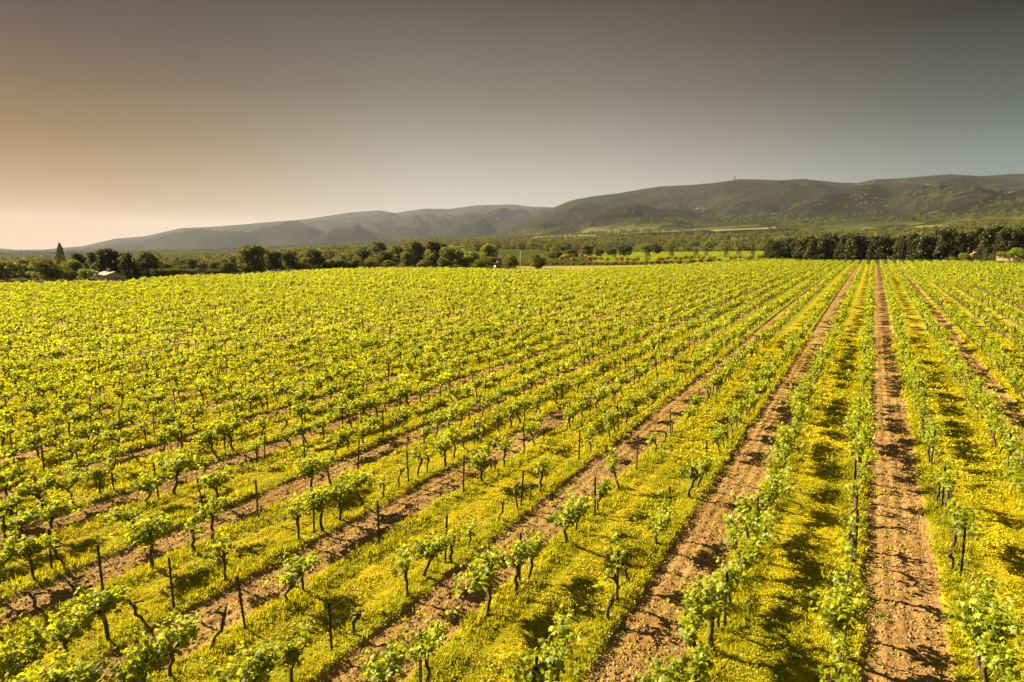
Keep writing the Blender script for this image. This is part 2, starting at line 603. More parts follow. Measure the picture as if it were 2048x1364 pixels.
TRACK = np.array([at(p[0], p[1] + 7)[:2] for p in [(235, 562), (400, 566), (550, 571), (690, 575), (800, 579), (870, 583)]])


def near_track(X, Y):
    d = np.full(np.shape(X), 1e9)
    for a, b in zip(TRACK[:-1], TRACK[1:]):
        ab = b - a
        t = np.clip(((X - a[0]) * ab[0] + (Y - a[1]) * ab[1]) / (ab @ ab), 0, 1)
        d = np.minimum(d, np.hypot(X - a[0] - t * ab[0], Y - a[1] - t * ab[1]))
    return d


# ------------------------------------------------------------------ ground sheet
def axis(lo, hi, step, grow, far_lo, far_hi):
    mid = np.arange(lo, hi, step)
    def run(start, lim, sgn):
        out, s, x = [], step, start
        while abs(x) < abs(lim) if sgn * lim > 0 else False:
            s = min(s * grow, 6.0)
            x += sgn * s
            out.append(x)
        return out
    up = run(mid[-1], far_hi, 1)
    dn = run(mid[0], far_lo, -1) if far_lo < mid[0] else []
    return np.concatenate([np.array(dn[::-1]), mid, np.array(up)])


def dry_zone(X, Y):
    a = np.arctan2(X, Y)
    a0, a1 = az_of_px([1030, 1560])
    return smooth(a0 - 0.01, a0 + 0.01, a) * (1 - smooth(a1 - 0.01, a1 + 0.01, a))


def build_ground():
    xs = axis(-27, 9, 0.055, 1.035, -420, 260)
    ys = np.concatenate([np.arange(-60, 4, 1.5), axis(4, 36, 0.065, 1.03, 5, 420)])
    X, Y = np.meshgrid(xs, ys)
    Z = base_z(X, Y)
    r = np.hypot(X, Y)
    fld = in_field(X, Y)
    soil, u = soil_profile(X, Y)
    near = 1 - smooth(45, 90, r)
    clod = (fbm(X * 10, Y * 10, 3, 3, 0.7) - 0.5) * 0.085 + (fbm(X * 2.6, Y * 2.6, 2, 9) - 0.5) * 0.055
    furrow = 0.012 * np.cos(u * 2 * np.pi / 0.36)
    gr = (fbm(X * 5, Y * 5, 3, 21) - 0.5) * 0.06 + (fbm(X * 0.8, Y * 0.8, 2, 23) - 0.5) * 0.10
    rowd = np.abs(np.mod(X - X_ROW + S_ROW / 2, S_ROW) - S_ROW / 2)
    berm = 0.05 * np.exp(-(rowd / 0.28) ** 2)
    lip = 0.02 * np.exp(-((np.abs(u) - 0.88) / 0.10) ** 2)
    Z = Z + np.where(fld, soil * (-0.045 + (clod + furrow) * near) + (1 - soil) * (gr * near + berm + lip), gr * near)
    Z = Z - 45.0 * smooth(288, 345, r)          # dives under the surrounding plain
    nx, ny = len(xs), len(ys)
    idx = np.arange(nx * ny).reshape(ny, nx)
    q = np.stack([idx[:-1, :-1], idx[:-1, 1:], idx[1:, 1:], idx[1:, :-1]], -1).reshape(-1, 4)
    V = np.stack([X, Y, Z], -1).reshape(-1, 3)
    trk = np.exp(-(near_track(X, Y) / 2.2) ** 2)
    me = mesh_np('ground', V, [q], [ground_mat()], attrs={'field': fld.ravel().astype(float), 'trk': trk.ravel(), 'dry': dry_zone(X, Y).ravel()}, smooth_shade=True)
    return tag(obj('ground', me), kind='structure')


def ground_mat():
    m, t = mat_new('vineyard_ground')
    out = t.n('ShaderNodeOutputMaterial')
    p = t.n('ShaderNodeBsdfPrincipled')
    p.inputs['Roughness'].default_value = 1.0
    p.inputs['Specular IOR Level'].default_value = 0.03
    g = t.n('ShaderNodeNewGeometry')
    pos = g.outputs['Position']
    sep = t.n('ShaderNodeSeparateXYZ'); t.link(pos, sep.inputs[0])
    x = sep.outputs[0]
    fu = t.math('FLOORED_MODULO', t.math('SUBTRACT', x, X_ROW), 2 * S_ROW)
    u = t.math('SUBTRACT', fu, 1.10)
    jit = t.math('MULTIPLY', t.math('SUBTRACT', t.noise(pos, 1.6, 4, 0.65), 0.5), 0.34)
    d = t.math('SUBTRACT', t.math('ADD', t.math('ABSOLUTE', u), jit), 0.78)
    soil = t.n('ShaderNodeMapRange', interpolation_type='SMOOTHSTEP', ins={0: d, 1: 0.03, 2: -0.03}).outputs[0]
    fa = t.n('ShaderNodeAttribute', attribute_name='field').outputs['Fac']
    tk = t.n('ShaderNodeAttribute', attribute_name='trk').outputs['Fac']
    # grass: clover yellow, orange-yellow dry patches, greener close to the vine rows
    rd = t.math('FLOORED_MODULO', t.math('ADD', t.math('SUBTRACT', x, X_ROW), S_ROW / 2), S_ROW)
    rowd = t.math('ABSOLUTE', t.math('SUBTRACT', rd, S_ROW / 2))
    nb = t.noise(pos, 0.35, 4)
    nm = t.noise(pos, 2.2, 4)
    nf = t.noise(pos, 14, 4, 0.7)
    cg = t.ramp(t.math('ADD', t.math('MULTIPLY', nm, 0.6), t.math('MULTIPLY', nf, 0.4)), [(0.3, (0.09, 0.08, 0.010)), (0.46, (0.21, 0.18, 0.008)), (0.60, (0.34, 0.27, 0.008)), (0.78, (0.30, 0.165, 0.03))])
    grn = t.n('ShaderNodeMapRange', ins={0: t.math('ADD', rowd, t.math('MULTIPLY', t.math('SUBTRACT', nm, 0.5), 0.6)), 1: 0.62, 2: 0.15}).outputs[0]
    cg = t.mix(t.math('MULTIPLY', grn, 0.6), cg, (0.13, 0.16, 0.010))
    bare = t.n('ShaderNodeMapRange', ins={0: t.noise(pos, 3.1, 5, 0.7), 1: 0.60, 2: 0.72}).outputs[0]
    cg = t.mix(t.math('MULTIPLY', bare, 0.7), cg, (0.24, 0.135, 0.045))
    cs = t.ramp(t.math('ADD', t.math('MULTIPLY', nf, 0.6), t.math('MULTIPLY', nb, 0.4)), [(0.3, (0.11, 0.060, 0.020)), (0.5, (0.215, 0.130, 0.046)), (0.7, (0.34, 0.228, 0.095))])
    c = t.mix(soil, cg, cs)
    dryc = t.ramp(t.math('ADD', t.math('MULTIPLY', nb, 0.6), t.math('MULTIPLY', nf, 0.4)), [(0.3, (0.11, 0.11, 0.02)), (0.55, (0.20, 0.175, 0.04)), (0.75, (0.29, 0.22, 0.075))])
    dz = t.n('ShaderNodeAttribute', attribute_name='dry').outputs['Fac']
    dryc = t.mix(dz, t.mix(nb, (0.022, 0.028, 0.005), (0.060, 0.064, 0.009)), dryc)
    c = t.mix(fa, dryc, c)
    c = t.mix(t.math('MULTIPLY', tk, 0.7), c, (0.10, 0.09, 0.02))
    t.link(c, p.inputs['Base Color'])
    b = t.n('ShaderNodeBump', ins={'Strength': 0.9, 'Distance': 0.05})
    h = t.math('ADD', t.math('MULTIPLY', t.noise(pos, 22, 5, 0.7), 1.0), t.math('MULTIPLY', t.noise(pos, 6, 3), 0.8))
    t.link(h, b.inputs['Height'])
    t.link(b.outputs[0], p.inputs['Normal'])
    t.link(p.outputs[0], out.inputs[0])
    return m


build_ground()


# ------------------------------------------------------------------ plain and hills
def green_field(X, Y):
    a = np.arctan2(X, Y); r = np.hypot(X, Y)
    a0, a1 = az_of_px([1185, 1590])
    return ((a > a0) & (a < a1) & (r > 330) & (r < 645)).astype(float)


def hills_mat():
    m, t = mat_new('hill_land')
    out = t.n('ShaderNodeOutputMaterial')
    p = t.n('ShaderNodeBsdfPrincipled')
    p.inputs['Roughness'].default_value = 1.0
    p.inputs['Specular IOR Level'].default_value = 0.0
    g = t.n('ShaderNodeNewGeometry')
    pos = g.outputs['Position']
    sep = t.n('ShaderNodeSeparateXYZ'); t.link(pos, sep.inputs[0])
    flat = t.n('ShaderNodeCombineXYZ', ins={0: sep.outputs[0], 1: sep.outputs[1]}).outputs[0]
    n1 = t.noise(flat, 0.0035, 5)
    n2 = t.noise(flat, 0.035, 6, 0.75)
    n3 = t.noise(flat, 0.011, 5, 0.65)
    forest = t.ramp(t.math('ADD', t.math('MULTIPLY', n2, 0.6), t.math('MULTIPLY', n3, 0.4)), [(0.34, (0.004, 0.005, 0.003)), (0.5, (0.0145, 0.0165, 0.0085)), (0.66, (0.042, 0.041, 0.021))])
    rock = t.n('ShaderNodeMapRange', ins={0: t.math('ADD', t.math('MULTIPLY', n1, 0.45), t.math('MULTIPLY', t.noise(flat, 0.02, 6, 0.75), 0.55)), 1: 0.59, 2: 0.66}).outputs[0]
    forest = t.mix(t.math('MULTIPLY', rock, 0.7), forest, (0.26, 0.21, 0.13))
    # patchwork of fields and copses on the low ground
    vo = t.n('ShaderNodeTexVoronoi', feature='F1', ins={'Scale': 0.0045, 'Randomness': 1.0})
    vmap = t.n('ShaderNodeVectorMath', operation='ADD')
    t.link(flat, vmap.inputs[0])
    nv = t.n('ShaderNodeTexNoise', ins={'Scale': 0.006, 'Detail': 3.0})
    t.link(flat, nv.inputs['Vector'])
    vs = t.n('ShaderNodeVectorMath', operation='SCALE', ins={'Scale': 120.0}); t.link(nv.outputs['Color'], vs.inputs[0])
    t.link(vs.outputs[0], vmap.inputs[1])
    t.link(vmap.outputs[0], vo.inputs['Vector'])
    sepc = t.n('ShaderNodeSeparateColor'); t.link(vo.outputs['Color'], sepc.inputs[0])
    fieldc = t.ramp(sepc.outputs[0], [(0.0, (0.05, 0.06, 0.016)), (0.35, (0.11, 0.13, 0.018)), (0.6, (0.15, 0.155, 0.025)), (0.8, (0.19, 0.16, 0.06)), (1.0, (0.09, 0.105, 0.02))], 'CONSTANT')
    fieldc = t.mix(t.math('MULTIPLY', n2, 0.35), fieldc, (0.09, 0.10, 0.03))
    woodm = t.n('ShaderNodeMapRange', ins={0: t.math('ADD', t.math('MULTIPLY', n3, 0.7), t.math('MULTIPLY', sepc.outputs[1], 0.3)), 1: 0.44, 2: 0.52}).outputs[0]
    low = t.mix(woodm, fieldc, forest)
    high = t.n('ShaderNodeMapRange', ins={0: t.math('ADD', sep.outputs[2], t.math('MULTIPLY', n1, 60.0)), 1: 80.0, 2: 125.0}).outputs[0]
    rr = t.n('ShaderNodeVectorMath', operation='LENGTH'); t.link(flat, rr.inputs[0])
    farw = t.n('ShaderNodeMapRange', ins={0: rr.outputs['Value'], 1: 1900.0, 2: 2900.0}).outputs[0]
    c = t.mix(t.math('MAXIMUM', high, farw), low, forest)
    nearp = t.n('ShaderNodeMapRange', ins={0: rr.outputs['Value'], 1: 900.0, 2: 650.0}).outputs[0]
    c = t.mix(t.math('MULTIPLY', nearp, 0.85), c, t.mix(n2, (0.020, 0.025, 0.005), (0.060, 0.064, 0.010)))
    gfa = t.n('ShaderNodeAttribute', attribute_name='green').outputs['Fac']
    c = t.mix(gfa, c, t.mix(n2, (0.09, 0.13, 0.008), (0.17, 0.19, 0.010)))
    t.link(c, p.inputs['Base Color'])
    b = t.n('ShaderNodeBump', ins={'Strength': 1.0, 'Distance': 9.0})
    t.link(t.math('ADD', n2, t.math('MULTIPLY', n3, 1.2)), b.inputs['Height'])
    t.link(b.outputs[0], p.inputs['Normal'])
    t.link(p.outputs[0], out.inputs[0])
    return m


def build_hills():
    c = -R_(YAW)
    fine = np.arange(c - R_(52), c + R_(52), R_(0.13))
    coarse = np.arange(fine[-1] + R_(3), fine[0] + 2 * np.pi - R_(1.5), R_(3))
    az = np.concatenate([fine, coarse])
    rr = np.concatenate([[262, 285, 300, 320], np.geomspace(340, 12800, 250)])
    A, Rr = np.meshgrid(az, rr)
    X, Y = Rr * np.sin(A), Rr * np.cos(A)
    Aw = (A + np.pi) % (2 * np.pi) - np.pi
    Z = far_z(X, Y)
    Z = np.where(Rr < 285, base_z(X, Y) - 3.0, Z)
    na, nr = len(az), len(rr)
    idx = np.arange(na * nr).reshape(nr, na)
    i2 = np.roll(idx, -1, axis=1)
    q = np.stack([idx[:-1], idx[1:], i2[1:], i2[:-1]], -1).reshape(-1, 4)
    gf = green_field(X, Y).ravel()
    me = mesh_np('hills', np.stack([X, Y, Z], -1).reshape(-1, 3), [q[:, ::-1]], [hills_mat()], attrs={'green': gf}, smooth_shade=True)
    tag(obj('hills', me), kind='structure')


build_hills()

# ------------------------------------------------------------------ grapevines
LEAF = np.array([(0, 0, 0), (0.42, -0.06, -0.05), (0.30, 0.28, 0.02), (0.55, 0.55, -0.08), (0.22, 0.66, 0.0), (0, 1.05, -0.10), (-0.22, 0.66, 0.0), (-0.55, 0.55, -0.08), (-0.30, 0.28, 0.02), (-0.42, -0.06, -0.05), (0, 0.36, 0.07)])
LEAF_F = np.array([(10, i, (i + 1) % 10) for i in range(10)])
LEAF_S = np.array([(0, 0, 0), (0.5, 0.45, 0.08), (0, 1.0, -0.08), (-0.5, 0.45, 0.08)])
LEAF_SF = np.array([(0, 1, 2), (0, 2, 3)])


def frames(n, rs, up=0.5):
    """random leaf orientations: forward axis and normal"""
    nrm = rs.normal(size=(n, 3))
    nrm[:, 2] = np.abs(nrm[:, 2]) + up
    nrm /= np.linalg.norm(nrm, axis=1)[:, None]
    fw = rs.normal(size=(n, 3))
    fw[:, 2] -= 0.5
    fw -= nrm * np.sum(fw * nrm, 1)[:, None]
    fw /= np.linalg.norm(fw, axis=1)[:, None] + 1e-9
    return fw, nrm, np.cross(fw, nrm)


def leaves_geo(g, P, size, rs, shape='full', up=0.5, var=None):
    fw, nr, sd = frames(len(P), rs, up)
    L, F = (LEAF, LEAF_F) if shape == 'full' else (LEAF_S, LEAF_SF)
    V = P[:, None, :] + size[:, None, None] * (L[None, :, 0:1] * sd[:, None] + L[None, :, 1:2] * fw[:, None] + L[None, :, 2:3] * nr[:, None])
    off = (np.arange(len(P)) * len(L))[:, None, None]
    v = rs.random(len(P)) if var is None else var
    g.add(V.reshape(-1, 3), (F[None] + off).reshape(-1, 3), None, np.repeat(v, len(L)))


def make_vine(state, seed, lod=0):
    """returns (trunk Geo, foliage Geo or None); the row runs along local Y"""
    rs = np.random.default_rng(seed)
    tr, fo = Geo(), Geo()
    hgt = rs.uniform(0.48, 0.66)
    lean = rs.normal(0, 0.10, 2)
    nz = 7 if lod == 0 else 4
    zs = np.linspace(-0.12, hgt, nz)
    k = (zs / hgt).clip(0, 1)
    wob = rs.normal(0, 0.022, (nz, 2))
    wob[0] = 0
    pts = np.stack([lean[0] * k ** 1.5 + wob[:, 0], lean[1] * k ** 1.5 + wob[:, 1], zs], -1)
    rad = np.interp(k, [0, 0.15, 0.7, 1.0], [0.050, 0.037, 0.034, 0.052]) * rs.uniform(0.8, 1.2)
    sides = 8 if lod == 0 else 4
    rr = rad[:, None] * (1 + (rs.normal(0, 0.12, (nz, sides)) if lod == 0 else 0))
    tr.tube(pts, rr, sides)
    head = pts[-1]
    arms = []
    kinds = {'F': [(1, .44), (-1, .42)], 'M': [(1, .34), (-1, .22)], 'S': [(1, .40)], 'B': [(1, .34), (-1, .14)]}[state]
    if rs.random() < 0.4: kinds = kinds + [(0.2, 0.16)]
    for sg, ln in kinds:
        ln *= rs.uniform(0.75, 1.25)
        n = 6 if lod == 0 else 3
        s = np.linspace(0, 1, n)
        rise = rs.uniform(0.02, 0.20) if state != 'B' else rs.uniform(-0.05, 0.26)
        ap = head + np.stack([rs.normal(0, 0.04) * s + rs.normal(0, 0.014, n) * (s > 0), sg * ln * s, rise * s ** 0.8 + 0.05 * np.sin(s * 3) + rs.normal(0, 0.015, n) * (s > 0)], -1)
        ap[0] = head - np.array([0, 0, 0.02])
        ar = np.linspace(0.037, 0.014, n)
        tr.tube(ap, ar[:, None] * (1 + (rs.normal(0, 0.13, (n, 6 if lod == 0 else 4)) if lod == 0 else 0)) if lod == 0 else ar, 6 if lod == 0 else 4)
        arms.append(ap)
    # a few stubs
    if lod == 0:
        for _ in range(3):
            a = arms[rs.integers(len(arms))]
            p0 = a[rs.integers(1, len(a))]
            dd = np.array([rs.normal(0, .05), rs.normal(0, .06), rs.uniform(.04, .11)])
            tr.tube([p0, p0 + dd * 0.6, p0 + dd], [0.016, 0.012, 0.009], 5)
    ns = {'F': rs.integers(26, 34), 'M': rs.integers(11, 16), 'S': rs.integers(4, 6), 'B': 0}[state]
    P, S = [], []
    lop = rs.uniform(-0.3, 0.3)
    for q in range(ns):
        a = arms[rs.integers(len(arms))]
        u = rs.uniform(0.0, 1.0)
        i0 = min(int(u * (len(a) - 1)), len(a) - 2)
        fr = u * (len(a) - 1) - i0
        b = a[i0] * (1 - fr) + a[i0 + 1] * fr
        ln = rs.uniform(0.34, 0.80) * (0.8 if state in 'SM' else 1.0)
        dr = np.array([rs.normal(0, 0.27), rs.normal(lop, 0.36), rs.uniform(0.55, 1.0)])
        dr /= np.linalg.norm(dr)
        nl = int(ln / 0.058)
        s = np.linspace(0.06, 1, nl)
        droop = np.array([dr[0] * 0.6, dr[1], -0.8]) * rs.uniform(0.15, 0.8) * ln
        sp = b + np.outer(s * ln, dr) + np.outer(s ** 2.4, droop)
        if lod == 0 and q % 2 == 0:
            tr_pts = sp[::max(1, nl // 4)]
            if len(tr_pts) > 1:
                fo.tube(tr_pts, np.linspace(0.005, 0.0025, len(tr_pts)), 3, cap=False)
        side = rs.normal(0, 0.052, (nl, 3))
        P.append(sp + side)
        S.append(np.interp(s, [0, 0.5, 1], [0.13, 0.125, 0.065]) * rs.uniform(0.75, 1.2, nl))
    if P:
        P = np.concatenate(P); S = np.concatenate(S)
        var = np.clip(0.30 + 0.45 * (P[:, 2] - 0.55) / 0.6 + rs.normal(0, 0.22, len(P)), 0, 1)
        if lod == 1:
            k = rs.random(len(P)) < 0.40
            P, S, var = P[k], S[k] * 1.42, var[k]
        if lod == 2:
            k = rs.random(len(P)) < 0.15
            P, S, var = P[k], S[k] * 2.1, var[k]
        if lod == 3:
            k = rs.random(len(P)) < 0.07
            P, S, var = P[k], S[k] * 2.8, var[k]
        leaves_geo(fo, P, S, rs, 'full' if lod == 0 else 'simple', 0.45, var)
        return tr, fo
    return tr, None


NPROTO = {'F': 11, 'M': 6, 'S': 4, 'B': 4}
PROTO = {}
for st, n in NPROTO.items():
    for k in range(n):
        seed = 100 * 'FMSB'.index(st) + k
        PROTO[st, k] = make_vine(st, seed, 0)
MESH = {}
for key, (tr, fo) in PROTO.items():
    MESH[key] = (tr.mesh('vine_trunk', M_BARK, True), fo.mesh('vine_foliage', M_VINE) if fo else None)

# vines read off the photograph: distance along each row and how leafy each is
SURVEY = {
    -13: (17.6, '13.7M 14.9F 15.5M 16.2B 17.0F'),
    -12: (21.0, '12.4S 13.1B 14.9F 15.8M 16.8F 18.0M 19.2F 20.4F'),
    -11: (23.5, '12.5B 14.2F 15.2M 16.2B 17.2F 18.1F 19.8M 20.7F 23.1B'),
    -10: (22.0, '12.4F 13.3F 15.6M 17.0S 17.9F 18.8F 20.3M 21.5B'),
    -9: (21.0, '9.8F 10.4F 13.4F 14.4F 15.5S 17.3B 18.0M 19.8B 20.6F'),
    -8: (27.5, '9.6B 11.6M 13.6B 14.3F 18.1S 19.7M 20.6F 21.5F 22.6M 23.4B 24.2F 25.9M 27.0M'),
    -7: (23.0, '7.9B 8.7B 10.5F 11.6S 12.3M 16.2F 17.0M 21.5B 22.5M'),
    -6: (27.3, '7.9F 8.7B 10.8M 13.3M 14.1F 15.0F 16.1F 17.0S 17.9S 19.0S 19.6B 20.5F 21.4F 22.3B 23.3S 25.0M 26.0F 26.9F'),
    -5: (28.0, '7.0F 7.7F 8.7B 10.5M 11.2F 19.5F 20.4B 21.1M 23.9F 24.6B 27.0F 27.7F'),
    -4: (29.0, '7.4F 8.5F 10.3B 12.1M 13.0F 13.9S 14.9M 16.8B 17.8B 18.7B 19.4M 23.9M 26.1F 26.9F 28.4M'),
    -3: (30.0, '8.7F 9.6F 12.1F 13.1M 14.0F 16.3F 17.0M 18.5M 20.5M 24.8S 25.8B 27.6B 29.3M'),
    -2: (29.6, '9.6F 10.5M 13.0B 13.9S 14.7M 17.1F 17.9M 20.9F 21.8M 23.6B 25.5F 26.4F 28.3F 29.0M'),
    -1: (22.0, '10.0F 10.9M 11.8M 12.8F 13.7S 14.6F 15.5M 16.4M 17.4F 18.3F 19.2S 20.0M 21.0F 21.8S'),
    0: (25.0, '11.0M 11.8S 12.7M 13.6F 14.6M 16.4S 18.2S 19.1S 20.8B 21.8S 22.7M 23.6S 24.5M'),
    1: (26.0, '12.4F 13.3F 14.2F 15.1F 16.4M 18.5B 19.8F 22.3M 23.2S 25.1M'),
}
vines = []   # (x, y, state, row)
for i in range(-190, 26):
    rx = row_x(i)
    rs = np.random.default_rng(5000 + i)
    y_start = -30.0
    if i in SURVEY:
        y_start, txt = SURVEY[i]
        for w in txt.split():
            vines.append((rx + rs.normal(0, 0.05), float(w[:-1]), w[-1], i))
        for yy in np.arange(-20, float(txt.split()[0][:-1]) - 0.5, 0.9):   # behind the frame's lower edge
            if rs.random() < 0.8: vines.append((rx + rs.normal(0, 0.05), yy, 'F' if rs.random() < .7 else 'M', i))
        y_start += 0.6
    ys = np.arange(y_start, 330, 0.894) + rs.uniform(0, 0.5)
    ys = ys + rs.normal(0, 0.06, len(ys))
    u = rs.random(len(ys))
    cl = fbm(ys / 6.0, np.full(len(ys), i * 3.7), 2, 61)
    dense = 0.0 if i < -1 else 0.05
    far = np.clip((np.hypot(rx, ys) - 30) / 60, 0, 1)
    gap = np.where(cl < 0.33, 0.5, 0.11) * (1 - 0.5 * far)
    for y, uu, gp in zip(ys, u, gap):
        if uu < gp: continue
        w = (uu - gp) / (1 - gp)
        st = 'F' if w < 0.74 + dense else 'M' if w < 0.88 + dense else 'S' if w < 0.96 else 'B'
        vines.append((rx + rs.normal(0, 0.05), y, st, i))
VX = np.array([v[0] for v in vines]); VY = np.array([v[1] for v in vines])
VS = np.array([v[2] for v in vines]); VI = np.array([v[3] for v in vines])
VZ = base_z(VX, VY)
ok = in_field(VX, VY, 1.0) & (near_track(VX, VY) > 1.9)
px, py, zc = project(VX, VY, VZ + 0.5)
wide = (zc > 0.5) & (px > -500) & (px < 2048 + 450) & (py < 1364 + 900) | (np.hypot(VX, VY) < 16)
keep = ok & wide
VX, VY, VZ, VS, VI, px, py, zc = (a[keep] for a in (VX, VY, VZ, VS, VI, px, py, zc))
inframe = (zc > 0.5) & (px > 4) & (px < 2044) & (py < 1360)
vdist = np.hypot(VX, VY)
order = np.argsort(np.where(inframe, zc, 1e9))
solo = np.zeros(len(VX), bool)
solo[order[:300]] = True
LOOK = {'F': 'leafy grapevine', 'M': 'thinly leafed grapevine', 'S': 'sparse grapevine', 'B': 'bare gnarled grapevine trunk'}


def row_phrase(i):
    if i == 0: return 'row along left edge of upright soil strip'
    if i == 1: return 'row along right edge of upright soil strip'
    if i < 0: return ordinal(1 - i) + ' row left of upright soil strip'
    return ordinal(i) + ' row right of upright soil strip'


vrs = np.random.default_rng(99)
YAWV = np.where(vrs.random(len(VX)) < 0.5, 0.0, np.pi) + vrs.normal(0, 0.14, len(VX))
SCV = vrs.uniform(0.84, 1.22, len(VX)) * np.where(VS == 'F', 1.0, 0.95) * np.where(VS == 'B', 0.9, 1.0) * np.interp(vdist, [10, 26], [1.10, 1.0])
PK = np.array([vrs.integers(NPROTO[s]) for s in VS])
for i in sorted(set(VI[solo])):
    ids = [k for k in np.argsort(VY) if solo[k] and VI[k] == i]
    for c, k in enumerate(ids, 1):
        r = empty('grapevine', (VX[k], VY[k], VZ[k]), YAWV[k], SCV[k])
        tag(r, '%s, %s from near end, %s' % (LOOK[VS[k]], ordinal(c), row_phrase(i)), 'grapevine', 'grapevines in the vineyard rows')
        tm, fm = MESH[VS[k], PK[k]]
        obj('trunk', tm, r)
        if fm: obj('foliage', fm, r)

# every further vine of the field in one object, simpler with distance
rest = ~solo
mf, mt = Merge(), Merge()
LODS = [(0, 0, 30), (1, 30, 62), (2, 62, 125), (3, 125, 1e9)]
for lod, d0, d1 in LODS:
    for st in 'FMSB':
        nk = NPROTO[st] if lod < 3 else min(3, NPROTO[st])
        for k in range(nk):
            sel = rest & (vdist >= d0) & (vdist < d1) & (VS == st) & (PK % nk == k)
            if not sel.any(): continue
            tr, fo = PROTO[st, k] if lod == 0 else make_vine(st, 100 * 'FMSB'.index(st) + k, lod)
            pos = np.stack([VX, VY, VZ], -1)[sel]
            vv = vrs.random(sel.sum())
            if lod < 3: mt.add(merge_instances(tr.arrays(), pos, YAWV[sel], SCV[sel], vv))
            if fo: mf.add(merge_instances(fo.arrays(), pos, YAWV[sel], SCV[sel] * (1.08 if lod == 3 else 1), vv))
V = np.concatenate(mf.V + mt.V)
F3 = [np.concatenate(mf.F3), np.concatenate(mf.F4), np.concatenate(mt.F3) + mf.n, np.concatenate(mt.F4) + mf.n]
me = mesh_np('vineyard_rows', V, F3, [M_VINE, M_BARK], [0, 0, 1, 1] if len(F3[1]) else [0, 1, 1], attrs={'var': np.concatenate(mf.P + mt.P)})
tag(obj('vineyard_rows', me), 'rows of yellow green grapevines filling the field behind', 'grapevines', kind='stuff')

# ------------------------------------------------------------------ stakes and wires
def make_stake():
    g = Geo()
    g.box((-0.026, -0.004, -0.25), (0.026, 0.004, 1.22))
    g.box((-0.005, 0.004, -0.25), (0.005, 0.042, 1.22))
    for z in (0.45, 0.62, 0.8, 0.98, 1.12):
        g.box((-0.034, -0.008, z), (-0.026, 0.008, z + 0.025))
    return g


STAKE = make_stake()
stake_me = STAKE.mesh('stake', M_POST)
sx, sy, si = [], [], []
for i in range(-190, 26):
    for k in range(-4, 76):
        sx.append(row_x(i)); sy.append(Y_POST + D_POST * k); si.append(i)
sx, sy, si = np.array(sx), np.array(sy), np.array(si)
prs = np.random.default_rng(4)
sx = sx + prs.normal(0, 0.05, len(sx)); sy = sy + prs.normal(0, 0.10, len(sy))
kk = in_field(sx, sy, 1.0) & (near_track(sx, sy) > 1.9)
ppx, ppy, pz = project(sx, sy, base_z(sx, sy) + 0.6)
kk &= (pz > 0.5) & (ppx > -300) & (ppx < 2300) & (np.hypot(sx, sy) < 190)
sx, sy, si, ppx, ppy, pz = (a[kk] for a in (sx, sy, si, ppx, ppy, pz))
inf = (ppx > 2) & (ppx < 2046) & (ppy < 1352)
od = np.argsort(np.where(inf, pz, 1e9))
ps = np.zeros(len(sx), bool); ps[od[:300]] = True
szz = base_z(sx, sy)
lean = prs.normal(0, 0.035, (len(sx), 2))
psc = prs.uniform(0.93, 1.12, len(sx))
for i in sorted(set(si[ps])):
    ids = [k for k in np.argsort(sy) if ps[k] and si[k] == i]
    for c, k in enumerate(ids, 1):
        o = obj('vine_stake', stake_me, None, (sx[k], sy[k], szz[k]))
        o.rotation_euler = (lean[k, 0], lean[k, 1], prs.normal(0, 0.3))
        o.scale = (1, 1, psc[k])
        tag(o, 'thin dark metal stake, %s from near end, %s' % (ordinal(c), row_phrase(i)), 'stake', 'metal stakes along the vine rows')
mp = Merge()
r_ = ~ps
mp.add(merge_instances(STAKE.arrays(), np.stack([sx, sy, szz], -1)[r_], np.zeros(r_.sum()), psc[r_], None, lean[r_]))
tag(obj('far_stakes', mp.mesh('far_stakes', M_POST)), 'dark metal stakes among the further vine rows', 'stakes', kind='stuff')

for i in range(-9, 3):
    g = Geo()
    yy = np.arange(-4, 60, D_POST / 2)
    sag = -0.03 * (np.arange(len(yy)) % 2)
    for hh in (0.63, 1.0):
        pts = np.stack([np.full(len(yy), row_x(i) + 0.02), yy, base_z(np.full(len(yy), row_x(i)), yy) + hh + sag], -1)
        g.tube(pts, np.full(len(yy), 0.0032), 4)
    tag(obj('trellis_wire', g.mesh('wire', M_WIRE)), 'thin steel trellis wires strung along ' + row_phrase(i), 'wire', 'trellis wires along the rows')

# ------------------------------------------------------------------ clover and grass cover
def tuft(seed, n, rad, hgt, size):
    rs = np.random.default_rng(seed)
    g = Geo()
    a = rs.random(n) * 2 * np.pi
    r = rad * np.sqrt(rs.random(n))
    z = hgt * (1 - (r / rad) ** 2) * rs.uniform(0.35, 1, n) + 0.01
    P = np.stack([r * np.cos(a), r * np.sin(a), z], -1)
    leaves_geo(g, P, size * rs.uniform(0.7, 1.3, n), rs, 'simple', 0.7)
    return g.arrays()


def blades(seed, n, rad, hgt):
    rs = np.random.default_rng(seed)
    g = Geo()
    for _ in range(n):
        a = rs.random() * 6.283
        b = np.array([math.cos(a), math.sin(a), 0]) * rad * rs.random()
        d = np.array([rs.normal(0, .35), rs.normal(0, .35), 1]) * hgt * rs.uniform(.5, 1.1)
        w = np.array([-d[1] + 0.02, d[0] + 0.01, 0]); w = w / np.linalg.norm(w) * 0.011
        g.add([b - w, b + w, b + d * 0.6 + w * .7, b + d * 0.6 - w * .7, b + d * 1.0 + np.array([d[0], d[1], 0]) * .3], [(3, 2, 4)], [(0, 1, 2, 3)], rs.random())
    return g.arrays()


